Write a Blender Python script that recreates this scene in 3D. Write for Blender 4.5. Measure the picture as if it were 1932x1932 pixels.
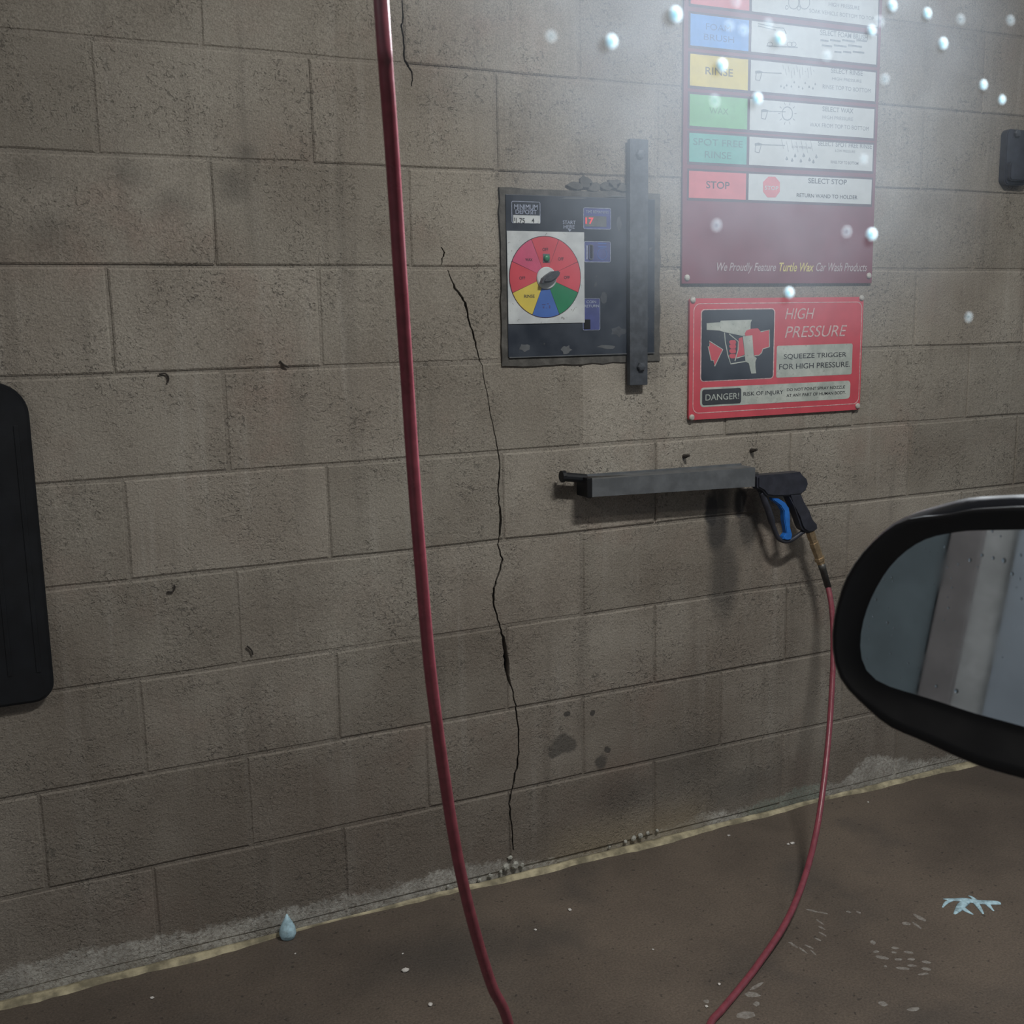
import bpy, bmesh, math, random
from mathutils import Vector, Matrix

for o in list(bpy.data.objects):
    bpy.data.objects.remove(o)
scene = bpy.context.scene
C = scene.collection
random.seed(7)

# ------------------------------------------------------------------ camera
FPX = 2072.15
CAM = Vector((-1.01782, -2.24429, 1.31999))
YAW, PITCH, ROLL = 0.433906, -0.171426, -0.0178134
cyw, syw, cpt, spt = math.cos(YAW), math.sin(YAW), math.cos(PITCH), math.sin(PITCH)
FWD = Vector((syw * cpt, cyw * cpt, spt))
_r = Vector((cyw, -syw, 0))
_u = _r.cross(FWD)
RGT = _r * math.cos(ROLL) + _u * math.sin(ROLL)
UPV = -_r * math.sin(ROLL) + _u * math.cos(ROLL)
cam_data = bpy.data.cameras.new('camera')
cam = bpy.data.objects.new('camera', cam_data)
C.objects.link(cam)
cam.matrix_world = Matrix(((RGT.x, UPV.x, -FWD.x, CAM.x), (RGT.y, UPV.y, -FWD.y, CAM.y),
                           (RGT.z, UPV.z, -FWD.z, CAM.z), (0, 0, 0, 1)))
cam_data.sensor_width = 36
cam_data.lens = 36 * FPX / 1932
cam_data.clip_start = 0.02
cam_data.dof.use_dof = True
cam_data.dof.focus_distance = 2.6
cam_data.dof.aperture_fstop = 15.0
scene.camera = cam

# ------------------------------------------------------------------ world, lights, exposure
world = bpy.data.worlds.new('world')
scene.world = world
world.use_nodes = True
bg = world.node_tree.nodes['Background']
bg.inputs['Color'].default_value = (0.72, 0.86, 1.0, 1)
bg.inputs['Strength'].default_value = 0.3
scene.view_settings.view_transform = 'Standard'
scene.view_settings.look = 'None'
scene.view_settings.gamma = 1
scene.view_settings.use_curve_mapping = False
scene.view_settings.exposure = 0.0
scene.cycles.max_bounces = 5
scene.cycles.diffuse_bounces = 2
scene.cycles.glossy_bounces = 3
scene.cycles.transmission_bounces = 6
scene.cycles.transparent_max_bounces = 10
# three ceiling strip lamps of the wash bay: position, length, watts, colour
LAMPS = [((1.9, -2.1, 2.85), 1.2, 11, (1.0, 0.94, 0.86)),
         ((-3.3, -1.9, 2.9), 1.2, 20, (1.0, 0.95, 0.9)),
         ((0.35, -1.65, 2.85), 0.5, 52, (1.0, 0.98, 0.935))]

# unseen lamp added to brighten window haze and drops: place, aim, watts, cone
ADDED_LAMP = (Vector((1.42, -0.16, 2.56)), Vector((-0.55, -1.9, 1.42)), 1250, math.radians(46))

# ------------------------------------------------------------------ helpers
def ray(x, y):
    return FWD + RGT * ((x - 966) / FPX) - UPV * ((y - 966) / FPX)
def onY(x, y, Y=0.0):
    d = ray(x, y); t = (Y - CAM.y) / d.y
    return CAM + d * t
def onFloor(x, y, z=0.0):
    d = ray(x, y); t = (z - CAM.z) / d.z
    return CAM + d * t
def depth(x, y, dd):
    return CAM + ray(x, y) * dd
def onPlane(x, y, P, N):
    d = ray(x, y); t = (P - CAM).dot(N) / d.dot(N)
    return CAM + d * t

def link(o, parent=None):
    C.objects.link(o)
    if parent is not None:
        o.parent = parent
    return o
def obj(name, me, mat=None, parent=None, smooth=False):
    o = bpy.data.objects.new(name, me)
    if mat is not None and not me.materials:
        me.materials.append(mat)
    if smooth:
        for p in me.polygons:
            p.use_smooth = True
    return link(o, parent)
def thing(name, label, cat, loc=(0, 0, 0), group=None):
    o = bpy.data.objects.new(name, None)
    o.location = loc
    o.empty_display_size = 0.05
    link(o)
    return tag(o, label, cat, group)
def tag(o, label, cat, group=None):
    o['label'] = label; o['category'] = cat
    if group:
        o['group'] = group
    return o
def struct(o):
    o['kind'] = 'structure'
    return o
def relative(o, parent):
    """keep world placement of mesh given in world coords under a parent standing elsewhere"""
    o.location = o.location - parent.location
    return o

def mesh(verts, faces):
    me = bpy.data.meshes.new('m')
    me.from_pydata([tuple(v) for v in verts], [], faces)
    me.update()
    return me
def box_mesh(x0, x1, y0, y1, z0, z1, bevel=0.0):
    bm = bmesh.new()
    bmesh.ops.create_cube(bm, size=1)
    for v in bm.verts:
        v.co = Vector((x0 if v.co.x < 0 else x1, y0 if v.co.y < 0 else y1, z0 if v.co.z < 0 else z1))
    if bevel:
        bmesh.ops.bevel(bm, geom=bm.edges[:], offset=bevel, segments=2, affect='EDGES', profile=0.6)
    bmesh.ops.recalc_face_normals(bm, faces=bm.faces[:])
    me = bpy.data.meshes.new('m'); bm.to_mesh(me); bm.free()
    return me
def prism_xz(pts, y_front, y_back, bevel=0.0):
    """polygon in the x-z plane with thickness in y"""
    bm = bmesh.new()
    vs = [bm.verts.new((p[0], y_front, p[1])) for p in pts]
    f = bm.faces.new(vs)
    ext = bmesh.ops.extrude_face_region(bm, geom=[f])
    for e in ext['geom']:
        if isinstance(e, bmesh.types.BMVert):
            e.co.y = y_back
    if bevel:
        fr = [e for e in bm.edges if all(abs(v.co.y - y_front) < 1e-6 for v in e.verts)]
        bmesh.ops.bevel(bm, geom=fr, offset=bevel, segments=2, affect='EDGES', clamp_overlap=True)
    bmesh.ops.recalc_face_normals(bm, faces=bm.faces[:])
    bmesh.ops.triangulate(bm, faces=[q for q in bm.faces if len(q.verts) > 4])
    me = bpy.data.meshes.new('m'); bm.to_mesh(me); bm.free()
    return me
def rrect(x0, x1, z0, z1, r, seg=5):
    if x0 > x1: x0, x1 = x1, x0
    if z0 > z1: z0, z1 = z1, z0
    r = min(r, (x1 - x0) / 2.01, (z1 - z0) / 2.01)
    out = []
    for cx, cz, a0 in ((x1 - r, z1 - r, 0), (x0 + r, z1 - r, 90), (x0 + r, z0 + r, 180), (x1 - r, z0 + r, 270)):
        for i in range(seg + 1):
            a = math.radians(a0 + 90 * i / seg)
            out.append((cx + r * math.cos(a), cz + r * math.sin(a)))
    return out
def ring_xz(outer, inner, y_front, y_back):
    n = len(outer)
    vs = [(p[0], y_front, p[1]) for p in outer] + [(p[0], y_front, p[1]) for p in inner] + \
         [(p[0], y_back, p[1]) for p in outer] + [(p[0], y_back, p[1]) for p in inner]
    fs = []
    for i in range(n):
        j = (i + 1) % n
        fs += [(i, j, n + j, n + i), (i, 2 * n + i, 2 * n + j, j), (n + i, n + j, 3 * n + j, 3 * n + i)]
    return mesh(vs, fs)
def rr_frame(x0, x1, z0, z1, r, w, yf, yb):
    if x0 > x1: x0, x1 = x1, x0
    if z0 > z1: z0, z1 = z1, z0
    return ring_xz(rrect(x0, x1, z0, z1, r), rrect(x0 + w, x1 - w, z0 + w, z1 - w, max(r - w, 0.0004)), yf, yb)
def tube(pts, rad, seg=12, closed_ends=True):
    """round tube through 3-D points; rad a number or one per point"""
    pts = [Vector(p) for p in pts]
    n = len(pts)
    rads = rad if isinstance(rad, (list, tuple)) else [rad] * n
    vs, fs = [], []
    up = Vector((0.31, 0.2, 0.93))
    prev = None
    for i, p in enumerate(pts):
        t = (pts[min(i + 1, n - 1)] - pts[max(i - 1, 0)]).normalized()
        if prev is None:
            a = t.cross(up)
            if a.length < 1e-3:
                a = t.cross(Vector((1, 0, 0)))
            a.normalize()
        else:
            a = (prev - t * prev.dot(t)).normalized()
        prev = a
        b = t.cross(a)
        for k in range(seg):
            an = 2 * math.pi * k / seg
            vs.append(p + (a * math.cos(an) + b * math.sin(an)) * rads[i])
    for i in range(n - 1):
        for k in range(seg):
            k2 = (k + 1) % seg
            fs.append((i * seg + k, i * seg + k2, (i + 1) * seg + k2, (i + 1) * seg + k))
    if closed_ends:
        fs.append(tuple(range(seg))[::-1])
        fs.append(tuple((n - 1) * seg + k for k in range(seg)))
    return mesh(vs, fs)
def spline(pts, n=8):
    """Catmull-Rom through points"""
    P = [Vector(p) for p in pts]
    out = []
    for i in range(len(P) - 1):
        p0, p1, p2, p3 = P[max(i - 1, 0)], P[i], P[i + 1], P[min(i + 2, len(P) - 1)]
        for k in range(n):
            t = k / n
            out.append(0.5 * ((2 * p1) + (p2 - p0) * t + (2 * p0 - 5 * p1 + 4 * p2 - p3) * t * t +
                              (3 * p1 - p0 - 3 * p2 + p3) * t ** 3))
    out.append(P[-1])
    return out
def lathe(profile, seg=20):
    """profile of (radius, height) about local z"""
    vs, fs = [], []
    n = len(profile)
    for r, h in profile:
        for k in range(seg):
            a = 2 * math.pi * k / seg
            vs.append((r * math.cos(a), r * math.sin(a), h))
    for i in range(n - 1):
        for k in range(seg):
            k2 = (k + 1) % seg
            fs.append((i * seg + k, i * seg + k2, (i + 1) * seg + k2, (i + 1) * seg + k))
    fs.append(tuple(range(seg))[::-1])
    fs.append(tuple((n - 1) * seg + k for k in range(seg)))
    return mesh(vs, fs)
FACE_OUT = Matrix.Rotation(math.radians(90), 4, 'X')       # local z -> world -y (out of the wall)

def stroke_xz(pts, w, yf, yb, closed=False):
    """line of constant width drawn in the x-z plane"""
    P = [Vector((p[0], p[1])) for p in pts]
    n = len(P)
    L, R = [], []
    for i in range(n):
        a = P[(i - 1) % n] if (closed or i > 0) else P[i]
        b = P[(i + 1) % n] if (closed or i < n - 1) else P[i]
        t = (b - a).normalized()
        nrm = Vector((-t.y, t.x))
        L.append(P[i] + nrm * w / 2); R.append(P[i] - nrm * w / 2)
    vs = [(v.x, yf, v.y) for v in L] + [(v.x, yf, v.y) for v in R] + [(v.x, yb, v.y) for v in L] + [(v.x, yb, v.y) for v in R]
    fs = []
    for i in range(n if closed else n - 1):
        j = (i + 1) % n
        fs += [(i, n + i, n + j, j), (i, j, 2 * n + j, 2 * n + i), (n + i, 3 * n + i, 3 * n + j, n + j)]
    return mesh(vs, fs)
def merge(meshes):
    bm = bmesh.new()
    for m in meshes:
        bm.from_mesh(m)
    me = bpy.data.meshes.new('m'); bm.to_mesh(me); bm.free()
    return me

_fc = bpy.data.curves.new('letters', 'FONT')
def text_mesh(body, x0, x1, z0, z1, yf, shear=0.0, bold=0.0, keep=False):
    """raised lettering fitted into a box of the x-z plane, read from -y"""
    _fc.body = body; _fc.size = 1; _fc.offset = bold; _fc.shear = shear
    _fc.extrude = 0; _fc.resolution_u = 4
    o = bpy.data.objects.new('t', _fc); C.objects.link(o)
    dg = bpy.context.evaluated_depsgraph_get(); dg.update()
    me = bpy.data.meshes.new_from_object(o.evaluated_get(dg))
    bpy.data.objects.remove(o)
    xs = [v.co.x for v in me.vertices]; ys = [v.co.y for v in me.vertices]
    sx = (x1 - x0) / (max(xs) - min(xs)); sy = (z1 - z0) / (max(ys) - min(ys))
    mx, my = min(xs), min(ys)
    for v in me.vertices:
        v.co = Vector((x0 + (v.co.x - mx) * sx, yf, z0 + (v.co.y - my) * sy))
    me.materials.clear()
    me.update()
    return me

def boolean_cut(o, cutter):
    m = o.modifiers.new('cut', 'BOOLEAN')
    m.operation = 'DIFFERENCE'; m.object = cutter; m.solver = 'EXACT'
    dg = bpy.context.evaluated_depsgraph_get(); dg.update()
    me = bpy.data.meshes.new_from_object(o.evaluated_get(dg))
    o.modifiers.clear()
    if len(me.polygons) > 3:
        o.data = me

# ------------------------------------------------------------------ materials
class Nodes:
    def __init__(self, name):
        self.mat = bpy.data.materials.new(name)
        self.mat.use_nodes = True
        self.t = self.mat.node_tree
        self.t.nodes.clear()
        self.out = self.t.nodes.new('ShaderNodeOutputMaterial')
    def n(self, typ, ins=None, **attrs):
        nd = self.t.nodes.new('ShaderNode' + typ)
        for k, v in attrs.items():
            setattr(nd, k, v)
        for k, v in (ins or {}).items():
            self.set(nd.inputs[k], v)
        return nd
    def set(self, sock, v):
        if isinstance(v, bpy.types.NodeSocket):
            self.t.links.new(v, sock)
        elif isinstance(v, (tuple, list)) and len(v) == 3 and sock.type == 'RGBA':
            sock.default_value = (*v, 1)
        else:
            sock.default_value = v
    def math(self, op, a, b=0.0, c=None):
        d = {0: a, 1: b}
        if c is not None: d[2] = c
        return self.n('Math', d, operation=op).outputs[0]
    def vmath(self, op, a, b=None):
        nd = self.n('VectorMath', {0: a}, operation=op)
        if b is not None: self.set(nd.inputs[1], b)
        return nd.outputs['Value'] if op in ('LENGTH', 'DOT_PRODUCT') else nd.outputs[0]
    def mix(self, f, a, b, blend='MIX'):
        nd = self.n('Mix', data_type='RGBA', blend_type=blend)
        self.set(nd.inputs[0], f); self.set(nd.inputs[6], a); self.set(nd.inputs[7], b)
        return nd.outputs[2]
    def noise(self, vec, scale, detail=4, rough=0.55, dist=0.0):
        nd = self.n('TexNoise', {'Scale': scale, 'Detail': detail, 'Roughness': rough, 'Distortion': dist})
        if vec is not None: self.set(nd.inputs['Vector'], vec)
        return nd.outputs['Fac']
    def remap(self, v, a, b, c=0.0, d=1.0, smooth=True):
        return self.n('MapRange', {0: v, 1: a, 2: b, 3: c, 4: d},
                      interpolation_type='SMOOTHSTEP' if smooth else 'LINEAR').outputs[0]
    def surf(self, s):
        self.t.links.new(s, self.out.inputs['Surface'])
        return self.mat
    def principled(self, color, rough=0.5, metal=0.0, normal=None, spec=0.5, **kw):
        p = self.n('BsdfPrincipled', {'Base Color': color, 'Roughness': rough, 'Metallic': metal, 'Specular IOR Level': spec})
        if normal is not None: self.set(p.inputs['Normal'], normal)
        for k, v in kw.items(): self.set(p.inputs[k], v)
        return self.surf(p.outputs[0])

def plain(name, col, rough=0.5, metal=0.0, wear=0.15, scale=40.0, bump=0.0, spec=0.5):
    """worn one-colour paint / plastic / metal"""
    N = Nodes(name)
    pos = N.n('NewGeometry').outputs['Position']
    f = N.noise(pos, scale, 5, 0.6)
    c = N.mix(N.remap(f, 0.3, 0.75), tuple(x * (1 - wear) for x in col), tuple(min(1, x * (1 + wear)) for x in col))
    r = N.remap(N.noise(pos, scale * 0.4, 3), 0.2, 0.8, max(0.02, rough - 0.12), min(1, rough + 0.12))
    nrm = None
    if bump:
        nrm = N.n('Bump', {'Strength': bump, 'Distance': 0.002, 'Height': N.noise(pos, scale * 6, 4)}).outputs[0]
    return N.principled(c, r, metal, nrm, spec)

STAINS_AND_SHADOW = [  # px, py, half width px, half height px, strength, hardness
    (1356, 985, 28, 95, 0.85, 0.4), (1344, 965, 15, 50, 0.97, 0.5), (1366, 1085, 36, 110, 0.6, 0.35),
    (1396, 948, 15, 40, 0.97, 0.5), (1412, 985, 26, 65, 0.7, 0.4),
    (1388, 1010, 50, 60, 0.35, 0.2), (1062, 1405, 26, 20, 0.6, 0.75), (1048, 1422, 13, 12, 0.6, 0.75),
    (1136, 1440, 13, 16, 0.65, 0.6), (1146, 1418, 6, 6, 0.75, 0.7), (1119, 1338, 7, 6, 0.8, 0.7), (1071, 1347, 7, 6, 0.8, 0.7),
    (1180, 1495, 95, 55, 0.35, 0.1), (1300, 1440, 120, 80, 0.3, 0.1), (1058, 930, 34, 26, 0.3, 0.2), (1400, 1480, 120, 40, 0.3, 0.1),  # holder-end entry paints the shadow cast there, with soot
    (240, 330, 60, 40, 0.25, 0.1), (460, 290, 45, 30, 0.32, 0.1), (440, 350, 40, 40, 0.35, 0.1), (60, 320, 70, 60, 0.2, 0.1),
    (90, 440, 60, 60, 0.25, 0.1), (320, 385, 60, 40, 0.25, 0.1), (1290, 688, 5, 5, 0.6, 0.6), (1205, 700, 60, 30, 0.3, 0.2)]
EFF = [(-1.3, .07), (-1.0, .075), (-0.8, .062), (-.55, .055), (-.42, .058), (-.3, .05), (-.12, .065), (0.0, .045), (.08, .02),
       (.3, .022), (.5, .035), (.56, .05), (.66, .03), (.9, .055), (1.02, .04), (1.12, .1), (1.22, .075), (1.35, .04), (1.9, .05)]

def block_material(name, dark=1.0, mortar=False):
    N = Nodes(name)
    geo = N.n('NewGeometry')
    pos = geo.outputs['Position']
    sep = N.n('SeparateXYZ', {0: pos})
    X, Z = sep.outputs[0], sep.outputs[2]
    rnd = N.n('ObjectInfo').outputs['Random']
    big = N.noise(pos, 2.3, 3, 0.6)
    c = N.mix(N.remap(big, 0.3, 0.72), (0.225 * dark, 0.2 * dark, 0.168 * dark), (0.325 * dark, 0.303 * dark, 0.262 * dark))
    # vertical run-off streaks
    st = N.noise(N.vmath('MULTIPLY', pos, (24, 0, 1.4)), 1.0, 4, 0.6)
    c = N.mix(N.remap(st, 0.53, 0.78, 0, 0.4), c, (0.40 * dark, 0.385 * dark, 0.35 * dark))
    st2 = N.noise(N.vmath('MULTIPLY', pos, (16, 3, 1.1)), 1.0, 3, 0.6)
    c = N.mix(N.remap(st2, 0.53, 0.76, 0, 0.45), c, (0.16 * dark, 0.145 * dark, 0.125 * dark))
    # rusty-pink blotches
    bl = N.noise(N.vmath('ADD', pos, (5.1, 0, 3.3)), 4.5, 4, 0.6)
    c = N.mix(N.remap(bl, 0.52, 0.75, 0, 0.4), c, (0.27 * dark, 0.2 * dark, 0.165 * dark))
    if not mortar:
        c = N.mix(1.0, c, N.n('CombineColor', {0: N.remap(rnd, 0, 1, .88, 1.1, False), 1: N.remap(rnd, 0, 1, .88, 1.1, False),
                                              2: N.remap(rnd, 0, 1, .87, 1.1, False)}).outputs[0], 'MULTIPLY')
    # grime of the lower courses
    low = N.remap(N.math('ADD', Z, N.math('MULTIPLY', N.math('SUBTRACT', big, 0.5), 0.9)), 0.02, 0.95, 1.0, 0.0)
    c = N.mix(N.math('MULTIPLY', low, 0.5), c, (0.118 * dark, 0.092 * dark, 0.075 * dark))
    # fine grain
    g = N.noise(pos, 330, 3, 0.6)
    c = N.mix(N.remap(g, 0.25, 0.75, 0.0, 1.0), N.mix(1, c, (.74, .73, .72), 'MULTIPLY'), N.mix(1, c, (1.18, 1.18, 1.18), 'MULTIPLY'))
    pit = N.noise(pos, 95, 2, 0.5, 1.5)
    patch = N.remap(N.noise(pos, 6.0, 3), 0.4, 0.62)
    pm = N.math('MULTIPLY', N.remap(pit, 0.6, 0.68), N.math('MULTIPLY_ADD', patch, 0.5, 0.12))
    c = N.mix(pm, c, (0.1, 0.092, 0.08))
    # stains with outlines of their own, plus the painted holder-end shadow
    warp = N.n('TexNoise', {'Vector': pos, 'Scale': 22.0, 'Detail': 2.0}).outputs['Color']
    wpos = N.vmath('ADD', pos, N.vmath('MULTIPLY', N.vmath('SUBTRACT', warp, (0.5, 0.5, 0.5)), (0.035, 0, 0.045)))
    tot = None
    for px, py, rx, ry, s, hard in STAINS_AND_SHADOW:
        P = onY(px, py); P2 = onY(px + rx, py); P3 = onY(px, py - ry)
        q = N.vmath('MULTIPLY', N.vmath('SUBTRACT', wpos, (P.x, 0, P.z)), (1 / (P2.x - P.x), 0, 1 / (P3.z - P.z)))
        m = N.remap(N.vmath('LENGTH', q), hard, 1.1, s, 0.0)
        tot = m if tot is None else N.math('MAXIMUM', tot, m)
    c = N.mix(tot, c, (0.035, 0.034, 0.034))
    # lime efflorescence along the foot of the wall
    ramp = N.n('ValToRGB', {0: N.remap(X, -1.3, 1.9, 0, 1, False)})
    el = ramp.color_ramp.elements
    while len(el) < len(EFF): el.new(0.5)
    for e, (xx, hh) in zip(list(el), EFF):
        e.position = (xx + 1.3) / 3.2
    for e, (xx, hh) in zip(sorted(el, key=lambda q: q.position), EFF):
        e.color = (hh * 5, hh * 5, hh * 5, 1)
    hgt = N.math('MULTIPLY', ramp.outputs[0], 0.2)
    nz = N.noise(pos, 30, 4, 0.7)
    edge = N.math('SUBTRACT', N.math('ADD', hgt, N.math('MULTIPLY', N.math('SUBTRACT', nz, 0.5), 0.055)), Z)
    em = N.remap(edge, -0.004, 0.014)
    speck = N.remap(N.noise(pos, 120, 4, 0.7), 0.3, 0.62, 0.25, 1.0)
    green = N.math('MULTIPLY', N.remap(X, 0.66, 0.74), N.remap(X, 0.93, 0.99, 1, 0))
    ec = N.mix(N.remap(N.noise(pos, 14, 3), 0.35, 0.65), (0.34, 0.33, 0.30), (0.5, 0.49, 0.45))
    ec = N.mix(N.math('MULTIPLY', green, 0.8), ec, (0.2, 0.24, 0.2))
    c = N.mix(N.math('MULTIPLY', N.math('MULTIPLY', em, speck), 0.9), c, ec)
    wetw = N.math('MULTIPLY', N.remap(Z, 0.02, 0.13, 1, 0), N.math('MULTIPLY', N.remap(X, 0.05, 0.2), N.remap(X, 0.5, 0.62, 1, 0)))
    c = N.mix(N.math('MULTIPLY', wetw, 0.55), c, (0.3, 0.25, 0.17))
    # relief
    h1 = N.noise(pos, 150, 3, 0.65, 0.8)
    h2 = N.noise(pos, 60, 3, 0.6, 2.0)
    ht = N.math('ADD', N.math('MULTIPLY', h1, 0.7), N.math('MULTIPLY', h2, N.math('MULTIPLY_ADD', patch, 0.8, 0.3)))
    ht = N.math('SUBTRACT', ht, N.math('MULTIPLY', pm, 0.8))
    nrm = N.n('Bump', {'Strength': 0.75, 'Distance': 0.004, 'Height': ht}).outputs[0]
    return N.principled(c, 0.82, 0, nrm, 0.3)

def floor_material():
    N = Nodes('wet_brown_concrete')
    pos = N.n('NewGeometry').outputs['Position']
    a = N.noise(pos, 1.6, 6, 0.62)
    c = N.mix(N.remap(a, 0.3, 0.72), (0.085, 0.07, 0.059), (0.143, 0.116, 0.093))
    b = N.noise(N.vmath('ADD', pos, (3, 9, 0)), 3.4, 4)
    c = N.mix(N.remap(b, 0.52, 0.75, 0, 0.65), c, (0.07, 0.062, 0.056))
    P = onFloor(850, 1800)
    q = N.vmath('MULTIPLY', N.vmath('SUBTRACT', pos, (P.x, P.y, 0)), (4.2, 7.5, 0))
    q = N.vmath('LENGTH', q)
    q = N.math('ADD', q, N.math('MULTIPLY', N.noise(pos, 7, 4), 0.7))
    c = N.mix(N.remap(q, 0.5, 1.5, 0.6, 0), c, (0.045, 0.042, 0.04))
    g = N.noise(pos, 210, 4, 0.7)
    c = N.mix(N.remap(g, 0.25, 0.75), N.mix(1, c, (.7, .69, .68), 'MULTIPLY'), N.mix(1, c, (1.28, 1.26, 1.24), 'MULTIPLY'))
    pit = N.remap(N.noise(pos, 70, 2, 0.5), 0.66, 0.72)
    c = N.mix(N.math('MULTIPLY', pit, 0.6), c, (0.03, 0.026, 0.023))
    r = N.remap(a, 0.3, 0.7, 0.5, 0.75)
    ht = N.math('SUBTRACT', N.math('ADD', N.noise(pos, 120, 5, 0.7), N.math('MULTIPLY', N.noise(pos, 12, 3), 0.6)), N.math('MULTIPLY', pit, .5))
    nrm = N.n('Bump', {'Strength': 0.5, 'Distance': 0.003, 'Height': ht}).outputs[0]
    return N.principled(c, r, 0, nrm, 0.35)

M = {}
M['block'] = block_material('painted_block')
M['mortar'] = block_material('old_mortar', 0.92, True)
M['floor'] = floor_material()
M['concrete'] = plain('pale_concrete', (0.52, 0.53, 0.53), 0.8, 0, 0.2, 6, 0.3, 0.3)
M['ceiling'] = plain('grey_ceiling_board', (0.34, 0.34, 0.33), 0.8, 0, 0.15, 3)
M['brown_paint'] = plain('brown_painted_steel', (0.27, 0.25, 0.25), 0.5, 0, 0.15, 6)
M['slate'] = plain('dark_slate_door_paint', (0.19, 0.24, 0.265), 0.45, 0, 0.15, 5)
M['blue_grey'] = plain('blue_grey_door_paint', (0.36, 0.41, 0.47), 0.45, 0, 0.12, 4)
M['steel_dark'] = plain('dark_weathered_steel', (0.062, 0.07, 0.083), 0.5, 0.15, 0.3, 45, 0.2)
M['steel_grey'] = plain('grey_weathered_steel', (0.125, 0.135, 0.145), 0.5, 0.2, 0.18, 30, 0.15)
M['navy'] = None
M['black_rubber'] = plain('black_rubber', (0.005, 0.0065, 0.009), 0.6, 0, 0.3, 30, 0.1, 0.35)
M['black_plastic'] = plain('black_plastic', (0.028, 0.03, 0.042), 0.42, 0, 0.25, 40, 0.1)
M['matte_black'] = plain('matt_black_plastic', (0.004, 0.004, 0.005), 0.55, 0, 0.2, 30, 0.0, 0.3)
M['gloss_black'] = plain('gloss_black_paint', (0.008, 0.009, 0.012), 0.26, 0, 0.1, 20, 0.0, 0.7)
M['hose'] = plain('dusty_red_rubber', (0.22, 0.047, 0.066), 0.33, 0, 0.16, 60, 0.08, 0.5)
M['brass'] = plain('dull_brass', (0.42, 0.32, 0.2), 0.4, 0.7, 0.25, 90, 0.1)
M['ferrule'] = plain('dark_crimped_steel', (0.1, 0.1, 0.095), 0.45, 0.6, 0.25, 90)
M['blue_plastic'] = plain('bright_blue_plastic', (0.02, 0.15, 0.52), 0.35, 0, 0.15, 50)
M['maroon'] = plain('faded_maroon_sign_paint', (0.165, 0.035, 0.055), 0.42, 0, 0.12, 9)
M['sign_dark'] = plain('dark_maroon_line', (0.06, 0.03, 0.045), 0.5, 0, 0.12, 20)
M['white_print'] = plain('greyed_white_print', (0.52, 0.56, 0.57), 0.45, 0, 0.06, 25)
M['pink_print'] = plain('worn_pink_white_print', (0.6, 0.42, 0.42), 0.5, 0, 0.3, 140)
M['red_print'] = plain('red_print', (0.55, 0.075, 0.1), 0.42, 0, 0.08, 20)
M['coral_print'] = plain('coral_print', (0.6, 0.14, 0.16), 0.42, 0, 0.08, 20)
M['pink_cell'] = plain('pink_red_print', (0.52, 0.085, 0.17), 0.45, 0, 0.1, 30)
M['yellow_print'] = plain('yellow_print', (0.62, 0.5, 0.09), 0.45, 0, 0.08, 20)
M['green_print'] = plain('green_print', (0.02, 0.2, 0.095), 0.45, 0, 0.1, 20)
M['leaf_print'] = plain('mid_green_print', (0.14, 0.42, 0.17), 0.45, 0, 0.1, 20)
M['teal_print'] = plain('teal_print', (0.09, 0.36, 0.31), 0.45, 0, 0.1, 20)
M['blue_print'] = plain('blue_print', (0.06, 0.14, 0.42), 0.45, 0, 0.1, 20)
M['sky_print'] = plain('bright_blue_print', (0.1, 0.3, 0.72), 0.45, 0, 0.1, 20)
M['violet_plate'] = plain('violet_blue_print', (0.065, 0.08, 0.23), 0.45, 0, 0.15, 40)
M['ink'] = plain('dark_print_ink', (0.035, 0.038, 0.045), 0.5, 0, 0.2, 60)
M['faded_ink'] = plain('faded_grey_ink', (0.2, 0.23, 0.25), 0.5, 0, 0.25, 120)
M['teal_ink'] = plain('faded_teal_ink', (0.06, 0.2, 0.19), 0.5, 0, 0.2, 120)
M['green_ink'] = plain('faded_green_ink', (0.08, 0.26, 0.11), 0.5, 0, 0.2, 120)
M['blue_ink'] = plain('faded_blue_ink', (0.06, 0.17, 0.42), 0.5, 0, 0.2, 120)
M['olive_ink'] = plain('olive_grey_ink', (0.16, 0.14, 0.06), 0.5, 0, 0.2, 120)
M['lilac_ink'] = plain('pale_lilac_ink', (0.3, 0.34, 0.45), 0.5, 0, 0.25, 150)
M['gold_ink'] = plain('gold_yellow_ink', (0.55, 0.45, 0.12), 0.5, 0, 0.25, 150)
M['pale_ink'] = plain('pale_grey_pink_ink', (0.42, 0.34, 0.36), 0.5, 0, 0.25, 150)
M['rivet'] = plain('zinc_rivet', (0.5, 0.49, 0.45), 0.45, 0.2, 0.25, 300)
M['caulk'] = plain('cream_sealant', (0.36, 0.32, 0.215), 0.7, 0, 0.5, 26, 0.6, 0.3)
M['lime'] = plain('pale_lime_lump', (0.4, 0.4, 0.36), 0.85, 0, 0.25, 90, 0.5, 0.2)
M['twig'] = plain('dark_dry_stem', (0.03, 0.024, 0.02), 0.8, 0, 0.2, 90)
M['chip'] = plain('white_grit', (0.6, 0.58, 0.55), 0.7, 0, 0.15, 90)
M['dark_patch'] = plain('dark_smeared_mortar', (0.095, 0.092, 0.085), 0.8, 0, 0.35, 30, 0.6, 0.3)

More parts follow.
